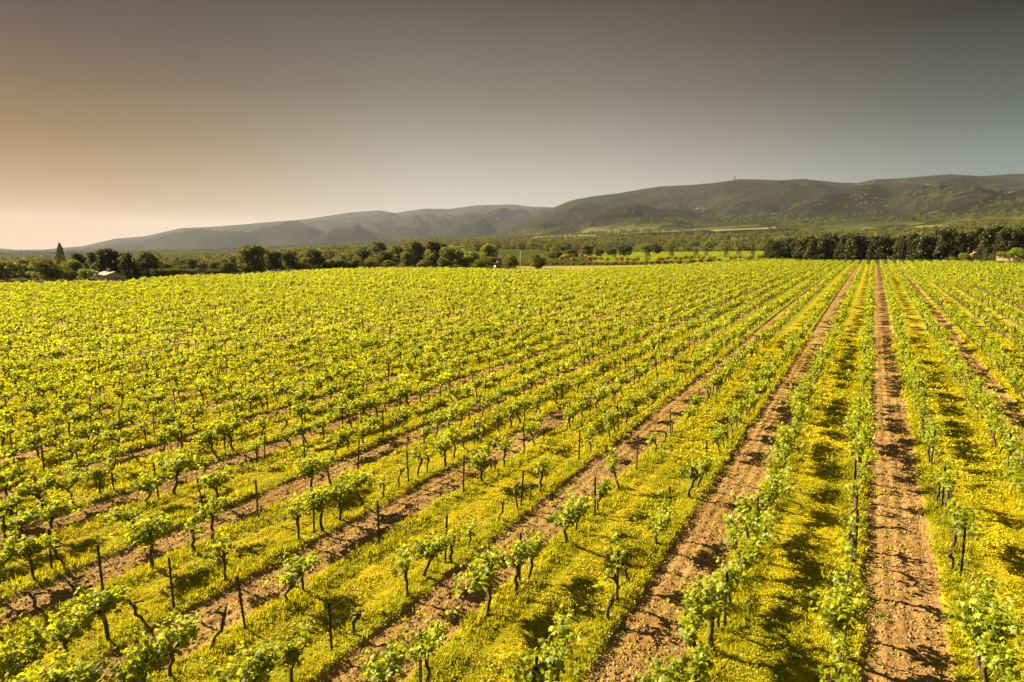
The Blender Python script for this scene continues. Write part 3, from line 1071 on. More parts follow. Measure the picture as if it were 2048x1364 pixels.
def scatter_cover():
    rs = np.random.default_rng(31)
    M = Merge()
    n0 = 330000
    # positions drawn in the camera's view, thinning with distance
    d = 2.5 + (62 - 2.5) * rs.random(n0) ** 1.1
    a = -R_(YAW) + rs.uniform(-R_(56), R_(54), n0)
    X, Y = d * np.sin(a), d * np.cos(a)
    soil, u = soil_profile(X, Y)
    rowd = np.abs(np.mod(X - X_ROW + S_ROW / 2, S_ROW) - S_ROW / 2)
    patch = fbm(X * 0.9, Y * 0.9, 3, 15)
    wheel = np.exp(-((np.abs(np.abs(u) - S_ROW) - 0.55) / 0.16) ** 2)
    keep = (soil < 0.5) & (rs.random(n0) < np.clip(0.35 + 1.9 * (patch - 0.26), 0.35, 1.0) * (1 - 0.35 * wheel)) & ((np.abs(u) > 0.82) | (rs.random(n0) < 0.15))
    keep |= (soil > 0.5) & (rs.random(n0) < 0.018)
    keep &= in_field(X, Y)
    X, Y, d, rowd, u, soil = X[keep], Y[keep], d[keep], rowd[keep], u[keep], soil[keep]
    gr = (fbm(X * 5, Y * 5, 3, 21) - 0.5) * 0.06 + (fbm(X * 0.8, Y * 0.8, 2, 23) - 0.5) * 0.10
    Z = base_z(X, Y) + np.where(soil < 0.5, gr + 0.05 * np.exp(-(rowd / 0.28) ** 2) + 0.02 * np.exp(-((np.abs(u) - 0.88) / 0.1) ** 2), -0.045) - 0.01
    n = len(X)
    kind = rs.integers(0, 6, n)
    grassy = (rowd < 0.45) & (rs.random(n) < 0.30)
    clump = fbm(X * 1.7, Y * 1.7, 2, 47)
    green = np.clip(0.78 - 0.6 * np.exp(-(rowd / 0.42) ** 2) - 0.5 * smooth(0.5, 0.75, clump) + rs.normal(0, 0.12, n), 0, 1)
    sc = rs.uniform(0.7, 1.3, n) * (0.62 + 0.8 * clump) * (1 - 0.3 * np.exp(-((np.abs(np.abs(u) - S_ROW) - 0.55) / 0.16) ** 2)) * np.interp(d, [8, 20, 40, 62], [0.85, 1.0, 1.35, 1.8])
    yaw = rs.random(n) * 6.283
    pos = np.stack([X, Y, Z], -1)
    nearm = d < 26
    for k in range(6):
        for m, proto in ((nearm & ~grassy, tuft(k, 22, 0.14, 0.075, 0.036)), (~nearm & ~grassy, tuft(20 + k, 9, 0.15, 0.085, 0.065)), (grassy, blades(40 + k, 9, 0.08, 0.17))):
            s = m & (kind == k)
            M.add(merge_instances(proto, pos[s], yaw[s], sc[s], green[s]))
    tag(obj('clover_cover', M.mesh('clover_cover', M_CLOVER)), 'yellow green clover and grass growing between the rows', 'grass', kind='stuff')


scatter_cover()

# soil crumbs and stones on the ploughed aisles
def scatter_clods():
    rs = np.random.default_rng(77)
    n0 = 150000
    d = 8 + 30 * rs.random(n0) ** 1.1
    a = -R_(YAW) + rs.uniform(-R_(42), R_(42), n0)
    X, Y = d * np.sin(a), d * np.cos(a)
    soil, u = soil_profile(X, Y)
    k = (soil > 0.9) & (rs.random(n0) < 0.9)
    X, Y, u = X[k], Y[k], u[k]
    Z = base_z(X, Y) - 0.045 + (fbm(X * 2.6, Y * 2.6, 2, 9) - 0.5) * 0.055 + 0.012 * np.cos(u * 2 * np.pi / 0.36) + 0.004
    V = np.array([(1, 0, 0), (0, 1, 0), (-1, 0, 0), (0, -1, 0), (0.1, 0.1, 0.8), (0, 0, -0.6)], float)
    F = np.array([(0, 1, 4), (1, 2, 4), (2, 3, 4), (3, 0, 4), (1, 0, 5), (2, 1, 5), (3, 2, 5), (0, 3, 5)])
    M = Merge()
    s = 0.012 + 0.040 * rs.random(len(X)) ** 3
    sc = np.stack([s * rs.uniform(.7, 1.3, len(s)), s * rs.uniform(.7, 1.3, len(s)), s * rs.uniform(.7, 1.2, len(s))], -1)
    M.add(merge_instances((V, F, np.zeros((0, 4), int), np.full(6, .5)), np.stack([X, Y, Z], -1), rs.random(len(X)) * 6.28, sc, rs.random(len(X))))
    m, t = mat_new('clod_earth')
    out = t.n('ShaderNodeOutputMaterial')
    p = t.n('ShaderNodeBsdfPrincipled')
    p.inputs['Roughness'].default_value = 0.95
    atr = t.n('ShaderNodeAttribute', attribute_name='var')
    t.link(t.ramp(atr.outputs['Fac'], [(0.3, (0.11, 0.062, 0.02)), (0.6, (0.235, 0.145, 0.05)), (0.75, (0.38, 0.27, 0.12))]), p.inputs['Base Color'])
    t.link(p.outputs[0], out.inputs[0])
    tag(obj('soil_clods', M.mesh('soil_clods', m)), 'crumbly reddish earth clods on the ploughed strips', 'soil', kind='stuff')


scatter_clods()

# ------------------------------------------------------------------ trees and shrubs
def crown_geo(kind, seed):
    """unit-height crown (0..1), unit-ish width 1 -> scaled per tree; returns Geo"""
    rs = np.random.default_rng(seed)
    g = Geo()
    P, S, D = [], [], []
    def blob(c, r, n, sz, squash=1.0, inner=0.25):
        v = rs.normal(size=(n, 3)); v /= np.linalg.norm(v, axis=1)[:, None]
        rad = r * (1 - inner * rs.random(n) ** 2) * (1 + 0.16 * (fbm(v[:, 0] * 3 + c[0] * 9, v[:, 1] * 3 + v[:, 2] * 2.3, 2, seed) - 0.5) * 2)
        p = c + v * rad[:, None] * np.array([1, 1, squash])
        P.append(p); S.append(sz * rs.uniform(0.6, 1.4, n)); D.append(rs.uniform(-0.12, 0.12) + np.zeros(n))
    if kind == 'broad':
        n = 15
        for k in range(n):
            a = k / n * 6.283 * 2.6 + rs.normal(0, .4)
            z = rs.uniform(0.20, 0.82)
            rr = (0.36 - 0.26 * abs(z - 0.46)) * rs.uniform(0.4, 1.0)
            blob(np.array([rr * math.cos(a), rr * math.sin(a), z]), rs.uniform(0.12, 0.20), 190, 0.045)
        blob(np.array([0, 0, 0.52]), 0.27, 260, 0.05)
        blob(np.array([rs.normal(0, .06), rs.normal(0, .06), 0.83]), 0.15, 160, 0.045)
    elif kind == 'round':
        for k in range(12):
            a = rs.random() * 6.283
            z = rs.uniform(0.16, 0.8)
            rr = 0.30 * math.sqrt(max(0.05, 1 - ((z - 0.45) / 0.5) ** 2)) * rs.uniform(.7, 1)
            blob(np.array([rr * math.cos(a), rr * math.sin(a), z]), rs.uniform(0.15, 0.21), 170, 0.042)
        blob(np.array([0, 0, 0.48]), 0.40, 500, 0.05, 1.05, 0.3)
    elif kind == 'conifer':
        for k in range(34):
            z = rs.uniform(0.03, 0.95)
            prof = min(1.0, 0.95 + z * 0.6) * (1.04 - z) ** 0.5
            a = rs.random() * 6.283
            rr = 0.40 * prof * rs.uniform(0.45, 1.0)
            blob(np.array([rr * math.cos(a), rr * math.sin(a), z]), rs.uniform(0.08, 0.135), 95, 0.042, 0.8)
        blob(np.array([0, 0, 0.45]), 0.24, 380, 0.05, 1.5, 0.3)
        blob(np.array([0, 0, 0.9]), 0.07, 60, 0.035, 1.4)
    elif kind == 'cypress':
        n = 900
        z = rs.random(n) ** 0.85
        prof = np.clip(0.45 + z * 2.2, 0, 1) * (1 - z) ** 0.55 * 1.15
        a = rs.random(n) * 6.283
        rr = 0.46 * prof * (1 - 0.3 * rs.random(n) ** 2) * (1 + 0.15 * np.sin(a * 3 + z * 9))
        P.append(np.stack([rr * np.cos(a), rr * np.sin(a), z], -1)); S.append(rs.uniform(0.04, 0.085, n)); D.append(np.zeros(n))
    else:   # shrub
        for k in range(9):
            a = rs.random() * 6.283
            rr = rs.uniform(0.05, 0.34)
            z = rs.uniform(0.25, 0.68)
            blob(np.array([rr * math.cos(a), rr * math.sin(a), z]), rs.uniform(0.2, 0.3), 85, 0.075, 1.0)
    P = np.concatenate(P); S = np.concatenate(S); D = np.concatenate(D)
    P[:, 2] = np.clip(P[:, 2], 0.015, None)
    var = np.clip(rs.normal(0.45, 0.2, len(P)) + D, 0, 1)
    if kind == 'cypress':
        # keep spindle leaves upright
        leaves_geo(g, P * np.array([1, 1, 1]), S, rs, 'simple', 0.1, var)
    else:
        leaves_geo(g, P, S * 1.25, rs, 'simple', 0.35, var)
    return g


def trunk_geo(kind, seed):
    rs = np.random.default_rng(seed + 500)
    g = Geo()
    top = {'broad': 0.62, 'round': 0.5, 'conifer': 0.85, 'cypress': 0.8, 'shrub': 0.4}[kind]
    r0 = {'broad': 0.035, 'round': 0.032, 'conifer': 0.028, 'cypress': 0.05, 'shrub': 0.03}[kind]
    z = np.linspace(-0.04, top, 6)
    w = rs.normal(0, 0.012, (6, 2)); w[0] = 0
    pts = np.stack([w[:, 0], w[:, 1], z], -1)
    g.tube(pts, np.linspace(r0 * 1.25, r0 * 0.45, 6), 7)
    for k in range(6 if kind in ('broad', 'round') else 3):
        a = k * 2.4 + rs.normal(0, .3)
        b = pts[2 + k % 3]
        e = b + np.array([math.cos(a) * 0.24, math.sin(a) * 0.24, rs.uniform(0.1, 0.24)])
        g.tube([b, (b + e) / 2 + np.array([0, 0, 0.03]), e], [r0 * .5, r0 * .35, r0 * .15], 5)
    return g


TREE_N = {'broad': 4, 'round': 3, 'conifer': 5, 'cypress': 3, 'shrub': 4}
MATS = {'broad': M_BROAD, 'olive': M_OLIVE, 'bright': M_BRIGHT, 'conifer': M_CONIF, 'broom': M_BROOM, 'scrub': M_SCRUB}
CROWN_CACHE, TRUNK_CACHE = {}, {}
CR_GEO = {(k, s): crown_geo(k, 1000 + s * 7 + len(k)) for k, n in TREE_N.items() for s in range(n)}


def crown_mesh(kind, s, mat):
    if (kind, s, mat) not in CROWN_CACHE:
        CROWN_CACHE[kind, s, mat] = CR_GEO[kind, s].mesh('crown', MATS[mat])
    return CROWN_CACHE[kind, s, mat]


def trunk_mesh(kind, s):
    if (kind, s) not in TRUNK_CACHE:
        TRUNK_CACHE[kind, s] = trunk_geo(kind, s).mesh('trunk', M_TRUNK, True)
    return TRUNK_CACHE[kind, s]


trs = np.random.default_rng(12)


def tree(name, cat, kind, mat, px_, base, top, width, label, group=None, clear=0.0, dist=None):
    """px_, base, top, width: how it stands in the photo; clear: share of the height that is bare trunk"""
    p = at(px_, base)
    if dist:
        d = ray(px_, base); hn = math.hypot(d[0], d[1])
        p = np.array([d[0] / hn * dist, d[1] / hn * dist, 0.0]); p[2] = float(ground_z(p[0:1], p[1:2])[0])
    m = px_size(p)
    d2 = ray(px_, top)
    h = CAM_H + d2[2] * m * FPX - p[2]
    w = width * m
    s = int(trs.integers(TREE_N[kind]))
    r = empty(name, tuple(p), trs.random() * 6.283)
    tag(r, label, cat, group)
    # crowns are modelled one unit tall and about one unit wide
    if group == 'trees along the far edge of the vineyard': w *= 1.12
    wf = {'broad': 0.86, 'round': 0.90, 'conifer': 0.80, 'cypress': 0.80, 'shrub': 1.0}[kind]
    cr = obj('crown', crown_mesh(kind, s, mat), r, (0, 0, h * clear))
    cr.scale = (w / wf, w / wf, h * (1 - clear) / 1.0)
    tk = obj('trunk', trunk_mesh(kind, s), r)
    tk.scale = (h * 0.9, h * 0.9, h)
    if kind in ('shrub', 'cypress'): tk.scale = (w * 0.7, w * 0.7, h)
    return r


GL = 'trees behind the house on the left'
tree('broadleaf_tree', 'tree', 'round', 'broad', 14, 562, 517, 74, 'dark bushy tree cut by the left edge of the photo', GL)
tree('broadleaf_tree', 'tree', 'broad', 'broad', 57, 553, 514, 40, 'dark tree half hidden behind the big round one', GL)
tree('broadleaf_tree', 'tree', 'round', 'broad', 94, 562, 515, 68, 'large round dark tree left of the house', GL)
tree('cypress_tree', 'cypress', 'cypress', 'conifer', 125, 556, 487, 18, 'tall pointed dark cypress rising above trees on the left', None)
tree('broadleaf_tree', 'tree', 'broad', 'bright', 147, 558, 519, 42, 'mid green tree right below the tall cypress', GL)
tree('conifer_tree', 'tree', 'conifer', 'conifer', 160, 549, 508, 38, 'dark pine right of the tall cypress', GL)
tree('conifer_tree', 'tree', 'conifer', 'conifer', 186, 550, 506, 36, 'dark pine between cypress and the house roof', GL)
tree('conifer_tree', 'tree', 'conifer', 'conifer', 222, 556, 496, 66, 'big dark pine standing directly behind the house', GL)
tree('conifer_tree', 'tree', 'conifer', 'conifer', 258, 559, 507, 38, 'narrow dark pine at the right end of the house', GL)
tree('broadleaf_tree', 'tree', 'broad', 'olive', 297, 556, 501, 62, 'broad olive green tree right of the house', GL, 0.16)
tree('broadleaf_tree', 'tree', 'broad', 'broad', 332, 553, 524, 38, 'small dark tree beside the broad olive green one', GL, 0.14)
tree('leafy_bush', 'bush', 'round', 'bright', 177, 560, 536, 36, 'bright yellow green bush in front of the house roof', None)
tree('leafy_bush', 'bush', 'round', 'olive', 142, 561, 540, 26, 'olive green bush left of the bright bush', None)
tree('leafy_bush', 'bush', 'shrub', 'scrub', 197, 561, 552, 34, 'low greyish bush below the house eaves', None)
GM = 'trees along the far edge of the vineyard'
for q in [(361, 548, 529, 24, 'round', 'broad', 'small round tree first right of the olive green tree'),
          (384, 543, 517, 24, 'broad', 'olive', 'pale green tree in the gap left of the lone small tree'),
          (404, 543, 525, 20, 'round', 'olive', 'low olive bush in the gap before the lone tree'),
          (434, 545, 521, 28, 'round', 'olive', 'dull green tree just left of the lone small tree'),
          (470, 541, 509, 26, 'round', 'broad', 'dark tree tucked behind the lone small tree')]:
    tree('broadleaf_tree', 'tree', q[4], q[5], q[0], q[1], q[2], q[3], q[6], GM)
tree('broadleaf_tree', 'tree', 'broad', 'olive', 457, 547, 525, 25, 'lone small tree with bare stem in the vines', GM, 0.2)
tree('broadleaf_tree', 'tree', 'broad', 'broad', 508, 545, 489, 58, 'tallest leafy tree left of the utility pole', GM, 0.10)
tree('broadleaf_tree', 'tree', 'broad', 'broad', 552, 545, 501, 28, 'slim tree on a single trunk beside the tallest leafy tree', GM, 0.14)
tree('broadleaf_tree', 'tree', 'broad', 'broad', 578, 543, 497, 38, 'second slim trunked tree right of the tallest leafy tree', GM, 0.12)
tree('broadleaf_tree', 'tree', 'broad', 'olive', 628, 541, 497, 43, 'evenly round tree on a short trunk left of the utility pole', GM, 0.16)
tree('broadleaf_tree', 'tree', 'round', 'broad', 602, 536, 503, 30, 'dark bushy tree filling the gap behind the round trunked tree', GM)
tree('broadleaf_tree', 'tree', 'broad', 'broad', 662, 534, 500, 36, 'leafy tree just behind the utility pole', GM)
tree('broadleaf_tree', 'tree', 'round', 'broad', 690, 533, 503, 34, 'dark rounded tree right of the utility pole', GM)
tree('broadleaf_tree', 'tree', 'broad', 'broad', 728, 533, 490, 42, 'tree at the left end of the tall grove', GM)
tree('broadleaf_tree', 'tree', 'broad', 'olive', 757, 531, 479, 38, 'tall pale topped tree behind the dark round one', GM)
tree('broadleaf_tree', 'tree', 'round', 'broad', 762, 535, 500, 52, 'dark round tree in front of the tall grove', GM)
tree('broadleaf_tree', 'tree', 'broad', 'olive', 795, 532, 490, 40, 'paler tree in the dip of the tall grove', GM)
tree('broadleaf_tree', 'tree', 'broad', 'broad', 830, 533, 478, 50, 'tall broad tree in the middle of the grove', GM)
tree('broadleaf_tree', 'tree', 'broad', 'broad', 873, 533, 477, 50, 'tallest tree in the right half of the grove', GM)
tree('broadleaf_tree', 'tree', 'round', 'broad', 904, 534, 491, 46, 'rounded dark tree closing the right end of the grove', GM)
tree('broadleaf_tree', 'tree', 'broad', 'olive', 815, 534, 505, 26, 'low pale tree at the foot of the grove', GM)
tree('broadleaf_tree', 'tree', 'broad', 'bright', 942, 532, 501, 34, 'yellow green tree right of the tall grove', GM)
tree('broadleaf_tree', 'tree', 'broad', 'bright', 977, 530, 487, 34, 'bright yellow green tree left of the red roofed house', GM)
tree('broadleaf_tree', 'tree', 'round', 'broad', 972, 535, 511, 44, 'dark low tree in front of the bright yellow green one', GM)
fil = np.random.default_rng(21)
for c, x in enumerate([545, 566, 590, 611, 640, 652, 668, 681, 700, 712, 742, 780, 848, 888, 926], 1):
    tree('leafy_bush', 'bush', 'round', 'broad', x, 541 - (x - 540) * 0.018, 541 - (x - 540) * 0.018 - fil.uniform(15, 22), fil.uniform(26, 34), 'dark bush under the edge trees, %s from the left' % ordinal(c), 'dark bushes under the edge trees')
for c, x in enumerate([8, 36, 62, 84, 110, 128, 262, 284, 306, 326, 346], 1):
    b_ = 560 - x * 0.018
    tree('leafy_bush', 'bush', 'round', 'broad', x, b_, b_ - fil.uniform(13, 22), fil.uniform(26, 36), 'dark bush beside the house trees, %s from the left' % ordinal(c), 'dark bushes below the house trees')
for c, x in enumerate([362, 378, 395, 413, 430, 448, 468, 486, 503, 522], 1):
    b_ = 550 - (x - 360) * 0.03
    tree('leafy_bush', 'bush', 'round', ['broad', 'olive'][c % 2], x, b_, b_ - fil.uniform(9, 15), fil.uniform(20, 28), 'low bush in the gap of the edge trees, %s from the left' % ordinal(c), 'low bushes in the gap of the edge trees')
for c, x in enumerate([30, 78, 112, 205, 240, 280, 315], 1):
    tree('broadleaf_tree', 'tree', 'broad', 'broad', x, 551, 517 + fil.uniform(-2, 6), fil.uniform(38, 48), 'dark background tree, %s from the left behind the house trees' % ordinal(c), 'background trees behind the house trees')
tree('leafy_bush', 'bush', 'round', 'broad', 1020, 537, 509, 32, 'dark round bush at the right end of the red roofed house', None)
tree('leafy_bush', 'bush', 'round', 'broad', 1075, 538, 505, 38, 'big dark round bush standing alone at the field edge', None)
GF = 'trees on the plain behind the scrub'
for q in [(1108, 517, 501, 34, 'round', 'broad', 'dark tree behind the lone round bush'),
          (1140, 514, 498, 36, 'broad', 'olive', 'olive tree left of the dark pair on the plain'),
          (1172, 512, 489, 30, 'broad', 'broad', 'left tree of the dark pair on the plain'),
          (1197, 512, 494, 26, 'round', 'broad', 'right tree of the dark pair on the plain'),
          (1250, 513, 487, 32, 'round', 'conifer', 'tall dark rounded tree left of the spaced cypresses'),
          (1222, 510, 496, 30, 'broad', 'olive', 'pale tree left of the tall dark rounded tree'),
          (1292, 507, 487, 28, 'round', 'broad', 'dark tree with flat top above the broom hedge'),
          (1312, 507, 486, 26, 'round', 'conifer', 'very dark tree beside the flat topped tree')]:
    tree('broadleaf_tree', 'tree', q[4], q[5], q[0], q[1], q[2], q[3], q[6], GF)
GC = 'spaced cypresses behind the broom shrubs'
for c, (x, top, base, w) in enumerate([(1140, 505, 520, 4), (1164, 504, 518, 5), (1200, 503, 517, 4), (1229, 505, 519, 5), (1295, 498, 521, 9), (1343, 497, 518, 8), (1392, 496, 516, 8), (1412, 494, 513, 6), (1452, 492, 515, 6), (1477, 492, 512, 7), (1505, 493, 519, 7)], 1):
    tree('cypress_tree', 'cypress', 'cypress', 'conifer', x, base, top, w + 2, 'slim dark cypress, %s from the left in the broom line' % ordinal(c), GC)
# flowering broom
bro = np.random.default_rng(3)
bx = [(1124, 517), (1133, 514), (1143, 512), (1152, 511), (1163, 512), (1172, 514), (1146, 519), (1180, 518), (1190, 517), (1201, 519), (1214, 519), (1232, 519), (1242, 518), (1254, 520), (1266, 519), (1275, 518), (1318, 519), (1327, 518), (1335, 517), (1350, 518), (1361, 518), (1371, 516), (1382, 516), (1398, 515), (1407, 516), (1418, 518), (1427, 517), (1459, 517), (1468, 516), (1478, 514), (1489, 516), (1498, 517), (1516, 515), (1525, 515)]
for c, (x, b) in enumerate(sorted(bx), 1):
    tree('broom_shrub', 'shrub', 'shrub', 'broom', x, b + 3, b - 5 - bro.uniform(0, 3), bro.uniform(12, 18), 'orange yellow flowering broom shrub, %s from the left' % ordinal(c), 'flowering broom shrubs along the plain')
for c, x in enumerate(np.linspace(1040, 1435, 34), 1):
    b = 530 - max(0, (x - 1250)) * 0.036 + bro.normal(0, .5)
    tree('scrub_bush', 'bush', 'shrub', 'scrub', x + bro.normal(0, 3), b, b - bro.uniform(5, 8), bro.uniform(9, 15), 'low grey green bush, %s from the left in scrub row' % ordinal(c), 'low bushes of the scrub row')
# windbreak of dark conifers on the right
wb = [(30, 205), (60, 208), (95, 206), (135, 204), (180, 192), (215, 200), (250, 202), (290, 190), (330, 170), (362, 190), (390, 200), (422, 178), (455, 152), (485, 165), (512, 152), (555, 178), (600, 165), (650, 150), (685, 165), (722, 150), (755, 180), (790, 185), (820, 188), (850, 175), (885, 186), (920, 180), (965, 195), (1010, 185), (1045, 172), (1080, 165), (1115, 160), (1150, 152), (1185, 168), (1225, 165), (1270, 160), (1310, 145), (1350, 130), (1395, 120), (1440, 98), (1485, 140), (1530, 142), (1565, 145), (1605, 140), (1645, 125), (1685, 110), (1740, 114), (1785, 110), (1825, 90), (1865, 108), (1905, 105), (1960, 110), (2000, 105), (2030, 100), (2075, 108), (2130, 112), (2190, 118)]
for c, (cx_, cy_) in enumerate(wb, 1):
    x, top = 1536 + cx_ / 4, 430 + cy_ / 4
    b = np.interp(x, [1536, 1700, 1900, 2100], [517.5, 519, 519, 520]) - trs.uniform(0, 2.0)
    tree('windbreak_conifer', 'tree', 'conifer', 'conifer', x, b, top + trs.uniform(-1, 1), trs.uniform(28, 38), 'dark dense conifer, %s from the left in the windbreak' % ordinal(c), 'conifers of the dark windbreak', 0.02)
tree('leafy_bush', 'bush', 'round', 'bright', 1929, 521, 505, 26, 'bright green bush left of the small pink house', None)
tree('leafy_bush', 'bush', 'round', 'bright', 1906, 520, 513, 16, 'low bright bush at the edge of the right lawn', None)
GR = 'narrow cypresses beside the small pink house'
for x, top, base, w, l in [(1958, 492, 514, 7, 'narrow cypress touching the small pink house'), (1967, 494, 524, 7, 'left cypress of the close pair before the stone wall'), (1972, 494, 525, 6, 'right cypress of the close pair before the stone wall'), (1987, 495, 524, 7, 'single narrow cypress in front of the stone wall')]:
    tree('cypress_tree', 'cypress', 'cypress', 'conifer', x, base, top, w + 1, l, GR)
tree('leafy_bush', 'bush', 'round', 'bright', 2036, 521, 494, 34, 'yellow green tree cut by the right edge of the photo', None)


def far_wood():
    """woods and hedgerows of the plain: far too many trees to count"""
    rs = np.random.default_rng(44)
    n = 17000
    r = np.exp(rs.uniform(math.log(480), math.log(2900), n))
    a = -R_(YAW) + rs.uniform(-R_(45), R_(45), n)
    X, Y = r * np.sin(a), r * np.cos(a)
    m = fbm(X / 170, Y / 170, 3, 88)
    pxx, pyy, _ = project(X, Y, far_z(X, Y))
    thr = np.interp(pxx, [-200, 900, 1150, 1300, 1560, 2100], [0.50, 0.49, 0.50, 0.54, 0.52, 0.48])
    thr = np.where(r > 1300, thr + 0.03, thr)
    k = m > thr
    k &= ~((pxx > 1180) & (pxx < 1570) & (r < 620))         # open green fields there
    k |= (pxx > 1280) & (pxx < 1580) & (np.abs(r - 660 - 14 * np.sin(a * 60)) < 16)     # hedgerow
    k |= (((pxx > 560) & (pxx < 715)) | ((pxx > 935) & (pxx < 1060))) & (np.abs(r - 900) < 90) & (rs.random(n) < 0.8)
    k &= ~((pxx > 715) & (pxx < 930) & (r < 1300))
    X, Y, r = X[k], Y[k], r[k]
    X0, Y0 = X, Y
    Z = far_z(X, Y)
    M = Merge()
    s = rs.uniform(5.0, 10.5, len(X))
    pk = rs.integers(0, 4, len(X))
    for q in range(4):
        g = Geo()
        r2 = np.random.default_rng(300 + q)
        v = r2.normal(size=(95, 3)); v /= np.linalg.norm(v, axis=1)[:, None]
        P = v * np.array([0.42, 0.42, 0.46]) * r2.uniform(.7, 1.1, (95, 1)) + np.array([0, 0, 0.48])
        leaves_geo(g, P, r2.uniform(0.13, 0.25, 95), r2, 'simple', 0.3)
        e = pk == q
        sc = np.stack([s[e], s[e], s[e] * rs.uniform(0.8, 1.3, e.sum())], -1)
        M.add(merge_instances(g.arrays(), np.stack([X, Y, Z - 0.3], -1)[e], rs.random(e.sum()) * 6.28, sc, rs.random(e.sum())))
    tag(obj('distant_woods', M.mesh('distant_woods', M_WOOD)), 'hazy woods and hedgerows covering the plain below the hills', 'woods', kind='stuff')


far_wood()


# ------------------------------------------------------------------ buildings, poles, mast
def quad_mesh(name, V, Q, mat):
    g = Geo().add(V, [q for q in Q if len(q) == 3], [q for q in Q if len(q) == 4])
    return g.mesh(name, mat)


def gable_house(px_, base, wid_px, label, wall_h, roof_h, length, rz, wall_m, roof_m, wins, door=None, chimneys=(), wid=None, group=None):
    """gable end faces local -Y; wins: (x, z, w, h) on the gable end"""
    p = at(px_, base)
    m = px_size(p)
    wd = wid or wid_px * m
    r = empty('farmhouse', tuple(p - np.array([0, 0, 0.15])), rz)
    tag(r, label, 'house', group)
    h = wd / 2
    V = [(-h, 0, 0), (h, 0, 0), (h, length, 0), (-h, length, 0), (-h, 0, wall_h), (h, 0, wall_h), (h, length, wall_h), (-h, length, wall_h), (0, 0, wall_h + roof_h), (0, length, wall_h + roof_h)]
    Q = [(0, 1, 5, 4), (1, 2, 6, 5), (2, 3, 7, 6), (3, 0, 4, 7), (4, 5, 8), (6, 7, 9)]
    obj('wall', quad_mesh('wall', V, Q, wall_m), r)
    ov, tk = 0.35, 0.16
    g = Geo()
    sl = roof_h / h
    for sg in (-1, 1):
        x1 = sg * (h + ov); z1 = wall_h - ov * sl
        zt = wall_h + roof_h
        lo = 0.02
        V = [(0, -ov, zt + lo), (x1, -ov, z1 + lo), (x1, length + ov, z1 + lo), (0, length + ov, zt + lo)]
        V = V + [(a, b, c + tk) for a, b, c in V]
        g.add(V, None, [(0, 1, 2, 3), (7, 6, 5, 4), (0, 4, 5, 1), (1, 5, 6, 2), (2, 6, 7, 3)])
    rf = obj('roof', g.mesh('roof', roof_m), r)
    for cx_, cy_, ch in chimneys:
        gg = Geo()
        zb = wall_h + roof_h - abs(cx_) * sl - 0.2
        gg.box((cx_ - .3, cy_ - .3, zb), (cx_ + .3, cy_ + .3, zb + ch))
        gg.box((cx_ - .38, cy_ - .38, zb + ch), (cx_ + .38, cy_ + .38, zb + ch + .12))
        obj('chimney', gg.mesh('chimney', wall_m), rf)
    for x, z, w, hh in wins:
        gf = Geo()
        t = 0.09
        gf.box((x - w / 2 - t, -.06, z - t), (x + w / 2 + t, -.003, z))
        gf.box((x - w / 2 - t, -.06, z + hh), (x + w / 2 + t, -.003, z + hh + t))
        gf.box((x - w / 2 - t, -.06, z), (x - w / 2, -.003, z + hh))
        gf.box((x + w / 2, -.06, z), (x + w / 2 + t, -.003, z + hh))
        wn = obj('window', gf.mesh('window', M_WHITE), r)
        obj('pane', Geo().box((x - w / 2, -.035, z), (x + w / 2, -.006, z + hh)).mesh('pane', M_GLASSD), wn)
    if door:
        x, w, hh = door
        obj('door', Geo().box((x - w / 2, -.05, 0.02), (x + w / 2, -.004, hh)).mesh('door', M_DOOR), r)
    return r


ph = at(231, 561)
mh = px_size(ph)
face = math.atan2(-ph[0], ph[1])          # turns the gable end towards the camera
W0 = 37 * mh
gable_house(231, 562, 37, 'beige gabled house with clay tile roof before dark pines', 12.5 * mh, 6.0 * mh, 26 * mh * 1.4, face + 0.52, M_WALLP, M_ROOF,
            [(-0.5 * mh, 5 * mh, 3.2 * mh, 3.2 * mh), (7.5 * mh, 5 * mh, 5 * mh, 3.2 * mh)], (14.5 * mh, 3.2 * mh, 6.5 * mh), [(-.6 * mh, 3, 1.0), (-3, 24 * mh, 1.2)], wid=W0)
p2 = at(1001, 533); m2 = px_size(p2); f2 = math.atan2(-p2[0], p2[1])
gable_house(1003, 529, 0, 'house with red tile roof behind the low white one', 14 * m2, 5 * m2, 22 * m2, f2 + 1.35, M_WALLP, M_ROOF, [(0, 6 * m2, 2 * m2, 3 * m2)], None, [(1, 6, 1)], wid=13 * m2)
gable_house(997, 534, 0, 'low white house with pinkish roof beside dark bush', 6.5 * m2, 4.5 * m2, 12 * m2, f2 + 0.25, M_WHITE, M_ROOFP, [(-2 * m2, 1.5 * m2, 2 * m2, 3 * m2)], None, [], wid=12 * m2)
p3 = at(1952, 521); m3 = px_size(p3); f3_ = math.atan2(-p3[0], p3[1])
gable_house(1952, 521, 0, 'small pale pink house with chimney beside narrow cypress', 13 * m3, 3.0 * m3, 14 * m3, f3_ + 0.2, M_WALLW, M_ROOFP, [(2 * m3, 5 * m3, 2.4 * m3, 3.5 * m3)], None, [(-2.5 * m3, 1.2, 0.8)], wid=14 * m3)
p4 = at(2034, 520); m4 = px_size(p4)
gable_house(2040, 521, 0, 'stone house at the right edge behind yellow green tree', 14 * m4, 4 * m4, 18 * m4, f3_ - 0.3, M_WALLP, M_ROOF, [(-6 * m4, 4 * m4, 2.2 * m4, 4 * m4)], None, [], wid=22 * m4)
